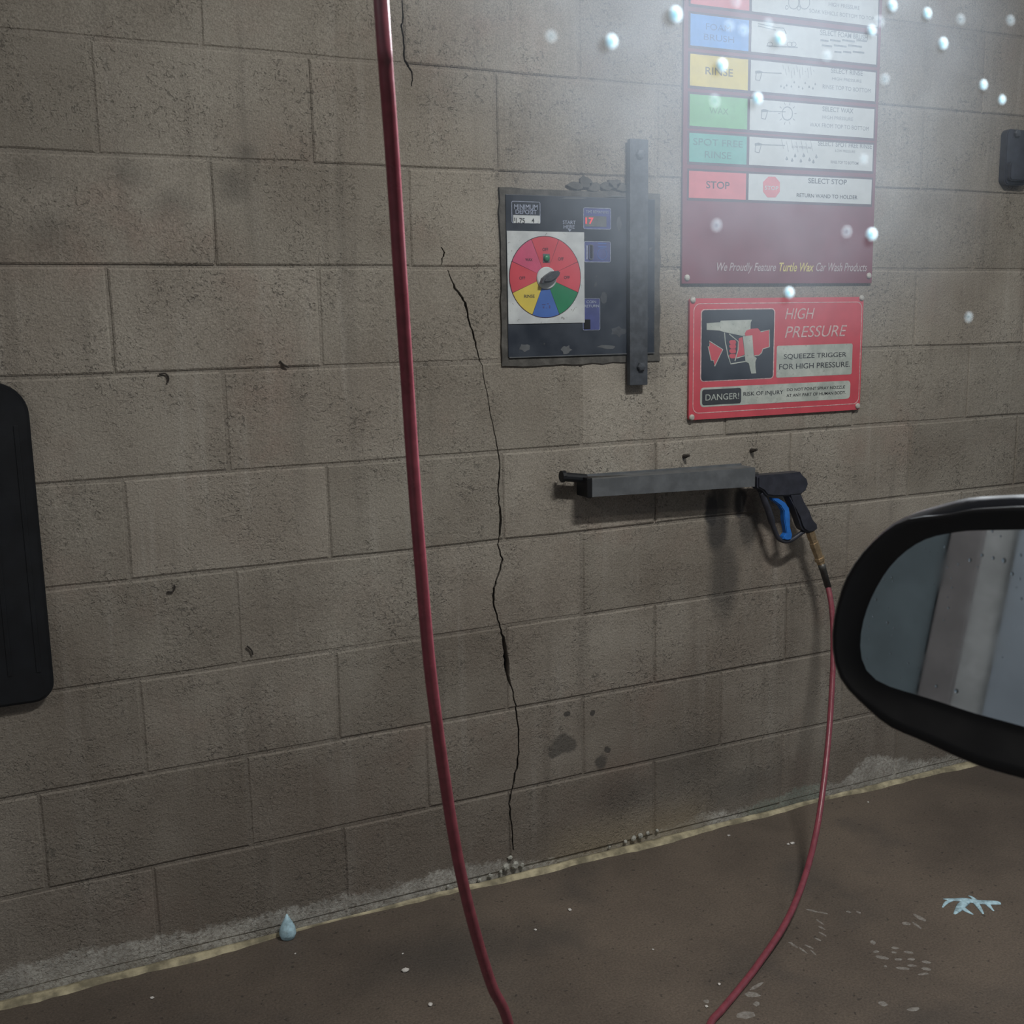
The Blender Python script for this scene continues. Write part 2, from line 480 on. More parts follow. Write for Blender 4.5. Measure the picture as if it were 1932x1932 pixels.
def panel_face_material():
    N = Nodes('scuffed_navy_face')
    pos = N.n('NewGeometry').outputs['Position']
    a = N.noise(pos, 9, 5, 0.65)
    c = N.mix(N.remap(a, 0.3, 0.7), (0.018, 0.024, 0.036), (0.036, 0.046, 0.064))
    s = N.noise(pos, 28, 5, 0.7, 0.6)
    c = N.mix(N.remap(s, 0.64, 0.74, 0, 0.5), c, (0.15, 0.14, 0.125))
    return N.principled(c, N.remap(a, 0.3, 0.7, 0.35, 0.6), 0, None, 0.45)
M['navy'] = panel_face_material()

def card_material():
    N = Nodes('grimy_white_card')
    pos = N.n('NewGeometry').outputs['Position']
    c = N.mix(N.remap(N.noise(pos, 20, 4), 0.35, 0.7), (0.45, 0.48, 0.5), (0.58, 0.62, 0.63))
    s = N.noise(pos, 95, 3, 0.6, 1.2)
    c = N.mix(N.remap(s, 0.655, 0.7, 0, 0.75), c, (0.16, 0.155, 0.14))
    return N.principled(c, 0.45, 0, None, 0.4)
M['card'] = card_material()
def flaky_material():
    N = Nodes('weathered_white_label')
    pos = N.n('NewGeometry').outputs['Position']
    c = N.mix(N.remap(N.noise(pos, 26, 4), 0.35, 0.7), (0.36, 0.4, 0.37), (0.5, 0.54, 0.5))
    s = N.noise(pos, 120, 3, 0.7, 0.8)
    c = N.mix(N.remap(s, 0.6, 0.68, 0, 0.55), c, (0.2, 0.21, 0.18))
    return N.principled(c, 0.5, 0, None, 0.4)
M['flaky'] = flaky_material()
def digits_material():
    N = Nodes('lit_red_digits')
    e = N.n('Emission', {'Color': (1.0, 0.12, 0.14), 'Strength': 0.75})
    return N.surf(e.outputs[0])
M['digits'] = digits_material()
def mirror_material():
    N = Nodes('blue_tinted_mirror')
    pos = N.n('NewGeometry').outputs['Position']
    r = N.remap(N.noise(pos, 40, 4), 0.3, 0.75, 0.015, 0.05)
    return N.principled((0.82, 0.88, 0.93), r, 1.0)
M['mirror'] = mirror_material()
def water_material(name, soap):  # soap sets the white glow painted in for light caught in drops
    N = Nodes(name)
    pos = N.n('TexCoord').outputs['Object']
    g = N.n('BsdfGlass', {'Color': (0.97, 0.99, 1.0), 'Roughness': 0.1, 'IOR': 1.33})
    rad = N.vmath('LENGTH', N.vmath('MULTIPLY', pos, (1, 1, 0)))
    tl = N.n('BsdfTranslucent', {'Color': N.mix(N.remap(rad, 0.45, 0.8), (0.36, 0.62, 0.72), (0.9, 0.97, 1.0))})
    tr = N.n('BsdfTransparent')
    swirl = N.noise(pos, 3.2, 3, 0.6, 2.0)
    f = N.math('MULTIPLY', N.remap(swirl, 0.3, 0.6, 0.55, 1.0), soap)
    if soap < 0.5:                                   # thin flat drop: bright ring painted at its rim
        f = N.math('MULTIPLY', f, N.remap(rad, 0.7, 0.95, 0.25, 1.0))
        mx = N.n('MixShader', {0: f, 1: tr.outputs[0], 2: tl.outputs[0]})
    else:
        mx = N.n('MixShader', {0: f, 1: g.outputs[0], 2: tl.outputs[0]})
    return N.surf(mx.outputs[0])
def clear_water():
    N = Nodes('clear_water')
    return N.surf(N.n('BsdfGlass', {'Color': (0.97, 0.99, 1.0), 'Roughness': 0.03, 'IOR': 1.33}).outputs[0])
M['water'] = clear_water()
M['painted_glow_water'] = water_material('painted_glow_water', 0.9)
M['thin_water'] = water_material('thin_glow_water', 0.3)
def foam_material(name, col, alpha, sc=60):
    N = Nodes(name)
    pos = N.n('NewGeometry').outputs['Position']
    d = N.n('BsdfPrincipled', {'Base Color': col, 'Roughness': 0.6, 'Subsurface Weight': 0.0})
    tr = N.n('BsdfTransparent')
    f = N.remap(N.noise(pos, sc, 4, 0.65), 0.3, 0.65, alpha * 0.45, min(1, alpha * 1.15))
    mx = N.n('MixShader', {0: f, 1: tr.outputs[0], 2: d.outputs[0]})
    return N.surf(mx.outputs[0])
M['foam'] = foam_material('pale_blue_foam', (0.5, 0.73, 0.84), 1.0)
M['soap_film'] = foam_material('dried_soap_film', (0.5, 0.48, 0.45), 0.4, 110)
def glass_material():  # clear pane; veiling glare painted in as a whitish patch at upper right
    N = Nodes('painted_glare_window')
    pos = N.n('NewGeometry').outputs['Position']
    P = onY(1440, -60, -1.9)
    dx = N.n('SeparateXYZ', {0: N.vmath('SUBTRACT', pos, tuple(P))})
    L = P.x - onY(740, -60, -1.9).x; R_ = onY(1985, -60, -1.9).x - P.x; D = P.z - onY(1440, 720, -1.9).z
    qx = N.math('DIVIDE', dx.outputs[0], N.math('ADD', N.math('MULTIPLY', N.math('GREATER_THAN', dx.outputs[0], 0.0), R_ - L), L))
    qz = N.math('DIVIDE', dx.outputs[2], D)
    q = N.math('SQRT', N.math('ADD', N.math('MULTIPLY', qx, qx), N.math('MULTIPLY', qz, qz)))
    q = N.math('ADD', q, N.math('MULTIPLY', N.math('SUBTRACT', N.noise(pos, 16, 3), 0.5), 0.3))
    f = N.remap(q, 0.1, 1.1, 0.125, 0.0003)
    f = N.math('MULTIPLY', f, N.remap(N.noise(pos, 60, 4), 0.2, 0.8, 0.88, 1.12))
    glare_veil = N.n('BsdfTranslucent', {'Color': (0.82, 0.9, 1.0)})
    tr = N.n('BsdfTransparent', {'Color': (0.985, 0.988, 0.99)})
    mx = N.n('MixShader', {0: f, 1: tr.outputs[0], 2: glare_veil.outputs[0]})
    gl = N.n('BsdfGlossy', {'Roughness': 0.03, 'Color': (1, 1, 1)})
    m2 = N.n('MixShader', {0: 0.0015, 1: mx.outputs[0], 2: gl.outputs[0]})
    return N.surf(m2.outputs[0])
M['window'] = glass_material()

# ------------------------------------------------------------------ the bay
BW, BH, Z0 = 0.4064, 0.2032, 0.015
TOP = Z0 + 15 * BH
XL, XR = -4.2, 2.62
floor = struct(obj('floor', box_mesh(-9, 9, -9, 0.25, -0.1, 0.0), M['floor']))
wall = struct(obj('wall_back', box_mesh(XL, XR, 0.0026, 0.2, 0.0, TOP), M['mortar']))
struct(obj('wall_front', box_mesh(XL, XR, -5.4, -5.2, 0.0, TOP), M['brown_paint']))
struct(obj('ceiling', box_mesh(XL, XR, -5.4, 0.2, TOP, TOP + 0.1), M['ceiling']))

def block_mesh(w, h, seed):
    rs = random.Random(seed)
    g = 0.0031
    j = lambda: rs.uniform(-0.0016, 0.0011)
    ux = [0, .3, .68, 1]; uz = [0, .5, 1]
    ring = [(x * w, 0) for x in ux[:-1]] + [(w, z * h) for z in uz[:-1]] + [(x * w, h) for x in ux[:0:-1]] + [(0, z * h) for z in uz[:0:-1]]
    outer, inner = [], []
    for x, z in ring:
        dx = (1 if x == 0 else -1 if x == w else 0); dz = (1 if z == 0 else -1 if z == h else 0)
        ox, oz = g + j(), g + j()
        outer.append((x + dx * ox, z + dz * oz))
        inner.append((x + dx * (ox + 0.0035), z + dz * (oz + 0.0035)))
    n = len(ring)
    vs = [(p[0], 0, p[1]) for p in inner] + [(p[0], 0.0022, p[1]) for p in outer] + [(p[0], 0.03, p[1]) for p in outer]
    fs = [tuple(range(n)), tuple(range(2 * n, 3 * n))[::-1]]
    for i in range(n):
        k = (i + 1) % n
        fs += [(i, n + i, n + k, k), (n + i, 2 * n + i, 2 * n + k, n + k)]
    me = mesh(vs, fs)
    bm = bmesh.new(); bm.from_mesh(me); bmesh.ops.recalc_face_normals(bm, faces=bm.faces[:]); bm.to_mesh(me); bm.free()
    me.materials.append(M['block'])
    return me
full_variants = [block_mesh(BW, BH, 10 + i) for i in range(7)]
half_mesh = block_mesh(BW / 2, BH, 99)
blocks = []
rb = random.Random(3)
def add_block(me, x, z):
    o = bpy.data.objects.new('block', me)
    C.objects.link(o); o.parent = wall
    o.location = (x, rb.uniform(-0.0012, 0.0012), z)
    o.rotation_euler = (rb.uniform(-.004, .004), 0, rb.uniform(-.003, .003))
    blocks.append((o, x, z))
for r in range(15):                                  # r courses up from the floor; joint line k = 9 - r below it
    k = 8 - r
    z = Z0 + r * BH
    off = 0.0 if k % 2 == 0 else 0.5
    i = -10
    while (i + off + 1) * BW < XR:
        a = i + off
        x = a * BW
        if k == 2 and abs(a) < 1e-6:
            pass
        elif k == 1 and abs(a + .5) < 1e-6:
            add_block(half_mesh, -.5 * BW, z)
        elif k == 1 and abs(a - .5) < 1e-6:
            add_block(half_mesh, 1.0 * BW, z)
        else:
            add_block(full_variants[rb.randrange(7)], x, z)
        i += 1

# the settlement crack: cut into blocks and mortar
def c4(x, y): return (700 + x / 2.415, 900 + y / 2.415)
def c2(x, y): return (600 + x / 2.76, y / 2.76)
crack_main = [(*c2(676, 1405), 1), (*c2(690, 1450), 2), (*c2(715, 1500), 4), (*c2(740, 1535), 5.5), (*c2(768, 1575), 5), (*c2(780, 1630), 3), (*c2(796, 1700), 2.5),
              (*c2(815, 1760), 3.5), (*c2(830, 1825), 2), (910, 690, 1), (918, 740, 1), (929, 800, 1.2), (938, 840, 1.6), (942, 875, 2)] + \
    [(*c4(x, y), w) for x, y, w in [(585, 0, 2.5), (580, 60, 2), (584, 120, 2), (592, 180, 6), (588, 235, 4), (583, 280, 2), (581, 320, 2), (600, 375, 3),
     (583, 450, 3), (566, 490, 3.5), (556, 540, 4), (562, 590, 3.5), (580, 650, 3), (592, 700, 3), (608, 745, 8), (612, 800, 8), (618, 850, 12), (626, 905, 6),
     (640, 960, 2.5), (655, 1020, 2.5), (664, 1080, 2.5), (671, 1150, 2.5), (674, 1230, 2.5), (668, 1310, 3), (652, 1370, 3.5), (641, 1430, 3), (632, 1490, 2),
     (637, 1560, 2), (642, 1630, 2), (648, 1700, 2)]]
crack_top = [(*c2(x, y), w) for x, y, w in [(438, 0, 1.5), (442, 90, 2), (438, 130, 3), (446, 220, 2), (452, 310, 2.5), (470, 340, 4), (480, 360, 4), (492, 400, 2),
             (486, 450, 1.5)]]
crack_mid = [(*c2(x, y), w) for x, y, w in [(640, 1285, 1.5), (655, 1315, 3), (648, 1345, 2), (640, 1380, 1)]]
def crack_cutter(path):
    rs = random.Random(5)
    L, R = [], []
    pts = []
    for a, b in zip(path[:-1], path[1:]):
        for t in (0, .33, .66):
            pts.append((a[0] + (b[0] - a[0]) * t + (rs.uniform(-1.2, 1.2)), a[1] + (b[1] - a[1]) * t, (a[2] + (b[2] - a[2]) * t)))
    pts.append(path[-1])
    vs, fs = [], []
    for i, (x, y, w) in enumerate(pts):
        w = w * rs.uniform(0.8, 1.2) * 0.9
        a = onY(x - w / 2 - .3, y); b = onY(x + w / 2 + .3, y)
        vs += [(a.x, -0.03, a.z), (b.x, -0.03, b.z), (b.x, 0.022, b.z), (a.x, 0.022, a.z)]
        if i:
            q = 4 * (i - 1); s = 4 * i
            for e in range(4):
                e2 = (e + 1) % 4
                fs.append((q + e, q + e2, s + e2, s + e))
    fs.append((0, 1, 2, 3)); n = len(vs); fs.append((n - 1, n - 2, n - 3, n - 4))
    me = mesh(vs, fs)
    bm = bmesh.new(); bm.from_mesh(me); bmesh.ops.recalc_face_normals(bm, faces=bm.faces[:]); bm.to_mesh(me); bm.free()
    return me
bpy.context.view_layer.update()
for path in (crack_main, crack_top, crack_mid):
    cut = bpy.data.objects.new('cut', crack_cutter(path)); C.objects.link(cut)
    bpy.context.view_layer.update()
    xs = [v.co.x for v in cut.data.vertices]; zs = [v.co.z for v in cut.data.vertices]
    for o, x, z in blocks:
        if x + BW < min(xs) or x > max(xs) or z + BH < min(zs) or z > max(zs):
            continue
        near = [v.co for v in cut.data.vertices if z - .02 < v.co.z < z + BH + .02]
        if near and min(v.x for v in near) < x + BW and max(v.x for v in near) > x:
            boolean_cut(o, cut)
    boolean_cut(wall, cut)
    bpy.data.objects.remove(cut)

# sealant bead along the foot of the wall
def bead():
    rs = random.Random(11)
    vs, fs = [], []
    n = 260
    for i in range(n + 1):
        x = XL + (XR - XL) * i / n
        w = 0.019 + 0.006 * math.sin(x * 5.1) + 0.004 * math.sin(x * 17 + 1) + rs.uniform(-.0025, .0025)
        gap = math.exp(-((x + 0.42) / 0.16) ** 2)
        w = w * (1 - 0.75 * gap); h = (0.009 + rs.uniform(-.0015, .0015)) * (1 - .6 * gap)
        for yy, zz in ((0.004, 0.0), (0.002, h * .55), (-w * .35, h), (-w * .8, h * .6), (-w, -0.0005)):
            vs.append((x, yy - 0.002, zz))
        if i:
            for e in range(4):
                a = 5 * (i - 1) + e
                fs.append((a, a + 5, a + 6, a + 1))
    return mesh(vs, fs)
struct(obj('trim_1', bead(), M['caulk']))

# lime lumps at the foot of the crack
rl = random.Random(21)
def lump_mesh(seed, r):
    bm = bmesh.new()
    bmesh.ops.create_icosphere(bm, subdivisions=2, radius=r)
    q = random.Random(seed)
    for v in bm.verts:
        v.co *= q.uniform(0.75, 1.2)
    me = bpy.data.meshes.new('m'); bm.to_mesh(me); bm.free()
    me.materials.append(M['lime'])
    return me
lumps = [lump_mesh(i, 0.0075) for i in range(3)]
for px, py, s in [(905, 1660, .7), (925, 1652, .8), (945, 1645, .6), (955, 1636, 1.2), (972, 1632, 1.3), (985, 1632, .8), (962, 1618, .8), (880, 1668, .6),
                  (1180, 1588, .7), (1195, 1582, 1), (1208, 1577, 1), (1222, 1572, .7), (1150, 1598, .5), (845, 1672, .5), (1240, 1567, .6)]:
    P = onY(px, py, -0.004)
    o = bpy.data.objects.new('mortar_lump', lumps[rl.randrange(3)])
    link(o, wall); o.location = P; o.scale = (s, s * .7, s * .9); o.rotation_euler = (0, rl.uniform(0, 6), 0)

# ------------------------------------------------------------------ rear of the bay (seen in the wing mirror)
struct(obj('wall_rear', box_mesh(XL - 0.2, XL, -5.4, 0.2, 0.0, TOP), M['concrete']))
struct(obj('door_1', box_mesh(XL, XL + 0.04, -0.8, -0.02, 0.0, 2.3, 0.004), M['slate']))
struct(obj('trim_2', box_mesh(XL, XL + 0.06, -0.935, -0.81, 0.0, TOP, 0.006), M['brown_paint']))
struct(obj('door_2', box_mesh(XL, XL + 0.03, -3.6, -1.06, 0.0, 2.6, 0.004), M['blue_grey']))

# ------------------------------------------------------------------ strip lamps
for (lx, ly, lz), ln, watt, col in LAMPS:
    t = thing('strip_lamp', {1.9: 'strip lamp over the far front half of the bay', -3.3: 'strip lamp over the rear half of the bay',
                             0.35: 'strip lamp on the ceiling beside the block wall'}[lx], 'lamp', (lx, ly, TOP))
    hb = obj('lamp_housing', box_mesh(-ln / 2 - .04, ln / 2 + .04, -.07, .07, lz - TOP + .02, 0, 0.006), M['white_print'], t)
    ld = bpy.data.lights.new('strip_light', 'AREA')
    ld.shape = 'RECTANGLE'; ld.size = ln; ld.size_y = 0.1; ld.energy = watt; ld.color = col
    lo = bpy.data.objects.new('strip_light', ld)
    link(lo, t); lo.location = (0, 0, lz - TOP + 0.012)

fl = thing('added_window_lamp', 'added unseen lamp above the menu sign lighting the car window', 'lamp', (ADDED_LAMP[0].x, -0.002, ADDED_LAMP[0].z))
dirv = (ADDED_LAMP[1] - ADDED_LAMP[0]).normalized()
o = obj('added_lamp_bracket', box_mesh(-.04, .04, -.06, 0, -.03, .03, .004), M['steel_dark'], fl)
hd = lathe([(.03, -.1), (.05, -.08), (.062, -.01), (.066, 0)], 20)
o = obj('added_lamp_head', hd, M['steel_dark'], fl)
o.location = ADDED_LAMP[0] - dirv * .012 - fl.location; o.rotation_euler = dirv.to_track_quat('Z', 'Y').to_euler()
ld = bpy.data.lights.new('added_window_light', 'SPOT')
ld.energy = ADDED_LAMP[2]; ld.spot_size = ADDED_LAMP[3]; ld.spot_blend = 0.6; ld.shadow_soft_size = 0.05; ld.color = (0.9, 0.96, 1.0)
lo = bpy.data.objects.new('added_window_light', ld); link(lo, fl)
lo.location = ADDED_LAMP[0] - fl.location; lo.rotation_euler = dirv.to_track_quat('-Z', 'Y').to_euler()

# ------------------------------------------------------------------ hose
hose_px = [(719, 0, 1.0), (728, 130, 1.02), (737, 250, 1.05), (746, 380, 1.08), (755, 520, 1.11), (763, 640, 1.14), (771, 760, 1.17), (779, 880, 1.19),
           (789, 1010, 1.21), (799, 1130, 1.23), (810, 1250, 1.25), (822, 1350, 1.27), (836, 1450, 1.3), (853, 1560, 1.33), (872, 1660, 1.36), (897, 1760, 1.4),
           (928, 1860, 1.44), (960, 1935, 1.48)]
strand1 = [depth(*q) for q in hose_px]
top = strand1[0]
HR = 0.0072
ends = [Vector((-0.42, -0.98, 0.17)), Vector((-0.32, -0.99, 0.055)), Vector((-0.2, -0.965, 0.012)), Vector((-0.07, -0.87, HR)), Vector((0.02, -0.765, HR))]
def hz(x, y, z): return onFloor(x, y, z)
strand2 = [hz(1340, 1932, HR), hz(1362, 1905, HR), hz(1397, 1863, HR), hz(1430, 1820, 0.010), depth(1480, 1745, 2.375), depth(1515, 1665, 2.48), depth(1540, 1570, 2.59),
           depth(1555, 1470, 2.67), depth(1565, 1370, 2.74), depth(1571, 1270, 2.79), depth(1572, 1200, 2.82), depth(1569, 1145, 2.84), depth(1562, 1106, 2.855)]
pre = [Vector((top.x - 0.06, top.y + 0.0, 2.9)), Vector((top.x - 0.035, top.y, 2.4)), Vector((top.x - 0.012, top.y, 1.95))]
path = spline(pre + strand1 + ends + strand2, 8)
hose = tag(obj('pressure_hose', tube(path, HR, 14), M['hose'], smooth=True),
           'long red rubber pressure hose hanging from above and looping up to the gun', 'hose')

# ------------------------------------------------------------------ wand holder
HY = -0.062
a = onY(1113, 905, HY); b = onY(1425, 882, HY); c_ = onY(1113, 938, HY); d_ = onY(1425, 918, HY)
hx0, hx1 = a.x, b.x
ztl, ztr, zbl, zbr = a.z, b.z, c_.z, d_.z
holder = thing('wand_holder', 'long grey sheet-metal tube bracket on the wall holding the spray wand', 'holder', (hx0, 0, zbl))
def slab8(x0, x1, y0, y1, zl0, zl1, zr0, zr1):
    vs = [(x0, y0, zl0), (x0, y1, zl0), (x0, y1, zl1), (x0, y0, zl1), (x1, y0, zr0), (x1, y1, zr0), (x1, y1, zr1), (x1, y0, zr1)]
    return mesh(vs, [(0, 3, 2, 1), (4, 5, 6, 7), (0, 1, 5, 4), (3, 7, 6, 2), (0, 4, 7, 3), (1, 2, 6, 5)])
th = 0.003
for nm, args in (('front_plate', (hx0, hx1, HY, HY + th, zbl, ztl, zbr, ztr)),
                 ('top_plate', (hx0, hx1, HY + th, -0.006, ztl - th, ztl, ztr - th, ztr)),
                 ('bottom_plate', (hx0, hx1, HY + th, -0.006, zbl, zbl + th, zbr, zbr + th)),
                 ('back_plate', (hx0 + .01, hx1, -0.006, -0.001, zbl - .004, ztl + .004, zbr - .004, ztr + .004))):
    relative(obj(nm, slab8(*args), M['steel_grey'], holder), holder)
ec = obj('dark_open_end', box_mesh(hx0 - .008, hx0 + .006, HY - .001, -0.012, zbl - 0.001, ztl + .004, 0.002), M['matte_black'], holder); relative(ec, holder)  # solid black block painted in for the tube's dark open end

# ------------------------------------------------------------------ spray gun
def g5(cx, cy, Y=-0.055):
    p = onY(1030 + cx / 3.389, 840 + cy / 3.389, Y); return (p.x, p.z)
GF, GB = -0.068, -0.036
gun = thing('spray_gun', 'black pressure-washer spray gun with blue trigger hanging in the holder', 'spray gun', (g5(1500, 230)[0], -0.05, g5(1500, 230)[1]))
def gpart(nm, me, mat, parent=None, smooth=False):
    o = obj(nm, me, mat, parent or gun, smooth)
    if parent is None: relative(o, gun)
    return o
body = [g5(*q) for q in [(1335, 200), (1345, 190), (1480, 180), (1610, 168), (1625, 190), (1652, 215), (1660, 245), (1645, 285), (1612, 312), (1535, 322), (1440, 325), (1395, 318), (1375, 290), (1335, 268)]]
gpart('gun_body', prism_xz(body, GF, GB, 0.004), M['black_plastic'])
handle = [g5(*q) for q in [(1530, 300), (1615, 300), (1640, 360), (1668, 420), (1692, 470), (1722, 505), (1725, 530), (1695, 555), (1660, 556), (1632, 540), (1618, 515), (1600, 460), (1565, 380)]]
gpart('grip', prism_xz(handle, GF + .002, GB - .002, 0.005), M['black_plastic'])
guard = [Vector((g5(x, y)[0], -0.052, g5(x, y)[1])) for x, y in [(1385, 300), (1405, 360), (1432, 430), (1455, 510), (1480, 575), (1500, 603), (1540, 616), (1580, 603), (1630, 568), (1665, 545)]]
gpart('trigger_guard', tube(spline(guard, 4), [0.0085] * 12 + [0.006] * 25, 8), M['black_plastic'], smooth=True)
trig = [g5(*q) for q in [(1440, 335), (1480, 340), (1520, 365), (1545, 400), (1552, 450), (1552, 520), (1565, 570), (1560, 600), (1535, 605), (1508, 598), (1512, 580), (1528, 560), (1515, 480), (1512, 420), (1490, 385), (1445, 352)]]
gpart('trigger', prism_xz(trig, -0.062, -0.046, 0.002), M['blue_plastic'])
# lance through the holder with its nozzle at the far end
zl = (zbl + ztl) / 2; zr = (zbr + ztr) / 2
n0 = onY(1059, 900, -0.034); n1 = onY(1102, 903, -0.034)
lance = gpart('lance', tube([(n1.x - .01, -0.034, n1.z), (hx1 + 0.02, -0.045, zr + .004)], 0.006, 10), M['ferrule'], smooth=True)
nz = gpart('nozzle', tube([(n0.x, -0.034, n0.z + .001), (n0.x + .008, -0.034, n0.z + .001), (n0.x + .0081, -0.034, n0.z), (n1.x + .004, -0.034, n1.z)], [0.0135, 0.0135, 0.0105, 0.0105], 12), M['black_rubber'])
# swivel and hose end
f0 = Vector((g5(1690, 552)[0], -0.054, g5(1690, 552)[1])); f1 = Vector((g5(1755, 755)[0], -0.058, g5(1755, 755)[1])); f2 = Vector((strand2[-1].x, strand2[-1].y, strand2[-1].z))
def lerp(a, b, t): return a + (b - a) * t
gpart('brass_swivel', tube([lerp(f0, f1, t) for t in (0, .22, .23, .33, .34, .8, .81, .9, .91, 1)], [.012, .012, .0105, .0105, .013, .0115, .014, .014, .011, .011], 6), M['brass'])
fe = obj('hose_ferrule', tube([f1, lerp(f1, f2, .25), lerp(f1, f2, .26), lerp(f1, f2, 1.05)], [.0098, .0098, .009, .0085], 12), M['ferrule'], hose, True)

PANELS = []                                          # carriers of print: (x0, x1, z0, z1, area, part)
PRINT = ('lettering', 'icon', 'icon_line', 'wand_icon', 'drop_icon', 'small_print', 'stop_octagon', 'gun_picture', 'hand_picture', 'hand_outline',
         'guard_picture', 'trigger_picture', 'finger_picture', 'arrow_picture', 'arrow_outline', 'coin_slot', 'coin_slot_rim', 'coin_emblem', 'return_cup')
CARRIER = ('price_card', 'display_plate', 'coin_plate', 'return_plate', 'dial_segment', 'colour_cell', 'white_cell', 'text_panel', 'danger_strip', 'danger_panel', 'picture_panel')
def on_part(o, root):
    """print goes under the plate it is printed on"""
    co = [v.co for v in o.data.vertices]
    x0, x1, z0, z1 = min(v.x for v in co), max(v.x for v in co), min(v.z for v in co), max(v.z for v in co)
    if o.name.split('.')[0] in CARRIER:
        PANELS.append((x0, x1, z0, z1, (x1 - x0) * (z1 - z0), o))
    elif o.name.split('.')[0] in PRINT:
        cx, cz = (x0 + x1) / 2, (z0 + z1) / 2
        best = [p for p in PANELS if p[0] < cx < p[1] and p[2] < cz < p[3] and p[5].parent == root]
        if best:
            o.parent = min(best, key=lambda p: p[4])[5]
            o.location = (0, 0, 0)
    return o

# ------------------------------------------------------------------ control machine
def m1(cx, cy, Y=-0.004):
    p = onY(920 + cx / 3.788, 240 + cy / 3.788, Y); return p.x, p.z
mx0, mz1 = m1(120, 480, 0); mx1 = 0.398; mz0 = m1(140, 1645, 0)[1]
mach = thing('wash_control_box', 'dark navy coin control box with coloured selector dial set in the wall', 'control box', (mx0, 0, mz0))
def mp(nm, me, mat, parent=None, smooth=False):
    o = obj(nm, me, mat, parent or mach, smooth)
    if parent is None: relative(o, mach); on_part(o, mach)
    return o
# smeared mortar surround: ragged ring
ox0, oz1 = m1(78, 432, 0); ox1 = 0.415; oz0 = m1(85, 1712, 0)[1]
rs = random.Random(8)
outer, inner = [], []
def edge_pts(x0, x1, z0, z1, n, jit):
    out = []
    for (ax, az, bx, bz) in ((x0, z0, x1, z0), (x1, z0, x1, z1), (x1, z1, x0, z1), (x0, z1, x0, z0)):
        for i in range(n):
            t = i / n
            out.append((ax + (bx - ax) * t + rs.uniform(-jit, jit), az + (bz - az) * t + rs.uniform(-jit, jit)))
    return out
outer = edge_pts(ox0, ox1, oz0, oz1, 16, 0.002); inner = edge_pts(mx0 + .002, mx1, mz0 + .002, mz1 - .002, 16, 0.0)
mp('mortar_surround', ring_xz(outer, inner, -0.0035, 0.006), M['dark_patch'])
for px, py, w, h in [(1085, 350, 16, 9), (1105, 343, 12, 10), (1122, 352, 14, 10), (1145, 352, 12, 8), (1160, 346, 14, 9), (1172, 354, 12, 9)]:
    p = onY(px, py, -.003); q = onY(px + w, py - h, -.003)
    pts = []
    for i in range(10):
        an = i / 10 * 2 * math.pi; rr = rs.uniform(.65, 1.15)
        pts.append((p.x + math.cos(an) * (q.x - p.x) * rr, p.z + math.sin(an) * (q.z - p.z) * rr))
    mp('mortar_smear', prism_xz(pts, -0.0045, 0.003, 0.001), M['dark_patch'])
face = mp('face_plate', box_mesh(mx0, mx1, -0.006, 0.0035, mz0, mz1, 0.001), M['navy'])
FY = -0.006
mp('lower_edge_strip', box_mesh(mx0 + .002, mx1, FY - .0015, FY, m1(140, 1650)[1], m1(140, 1643)[1]), M['steel_grey'])
def mplate(nm, x0, y0, x1, y1, yf, mat, r=0.001, parent=None):
    A = m1(x0, y0, yf); B = m1(x1, y1, yf)
    return mp(nm, prism_xz(rrect(A[0], B[0], A[1], B[1], r, 3), yf, FY), mat)
def mtext(body, x0, y0, x1, y1, yf, mat, **k):
    A = m1(x0, y1, yf); B = m1(x1, y0, yf)
    return mp('lettering', text_mesh(body, A[0], B[0], A[1], B[1], yf, **k), mat)
def mframe(nm, x0, y0, x1, y1, yf, mat, w=0.0013, r=0.004):
    A = m1(x0, y0, yf); B = m1(x1, y1, yf)
    return mp(nm, rr_frame(A[0], B[0], A[1], B[1], r, w, yf, FY), mat)
# minimum-deposit label
mframe('label_frame', 170, 527, 378, 690, FY - .0006, M['lilac_ink'])
mtext('MINIMUM', 190, 555, 357, 586, FY - .0006, M['lilac_ink'], bold=0.012)
mtext('DEPOSIT', 200, 592, 350, 620, FY - .0006, M['lilac_ink'], bold=0.012)
mplate('price_card', 183, 627, 376, 688, FY - .001, M['card'])
mtext('$', 189, 645, 197, 672, FY - .0014, M['ink'])
mtext('1.75', 203, 650, 266, 686, FY - .0014, M['ink'], bold=0.01)
mtext('4', 314, 652, 334, 683, FY - .0014, M['ink'], bold=0.01)
mtext('START', 537, 668, 628, 692, FY - .0006, M['lilac_ink'], bold=0.012)
mtext('HERE', 543, 700, 622, 724, FY - .0006, M['lilac_ink'], bold=0.012)
A = m1(570, 730); B = m1(597, 730); D = m1(583, 748)
mp('start_arrow', prism_xz([A, D, B], FY - .0006, FY), M['lilac_ink'])
# time display
mplate('display_plate', 688, 577, 880, 730, FY - .0004, M['violet_plate'])
mframe('label_frame', 684, 573, 882, 732, FY - .001, M['lilac_ink'])
mtext('TIME REMAINING', 702, 598, 866, 614, FY - .001, M['lilac_ink'])
mplate('display_window', 696, 634, 850, 712, FY - .001, M['steel_grey'])
mtext('17', 699, 646, 758, 692, FY - .0016, M['digits'], bold=0.03)
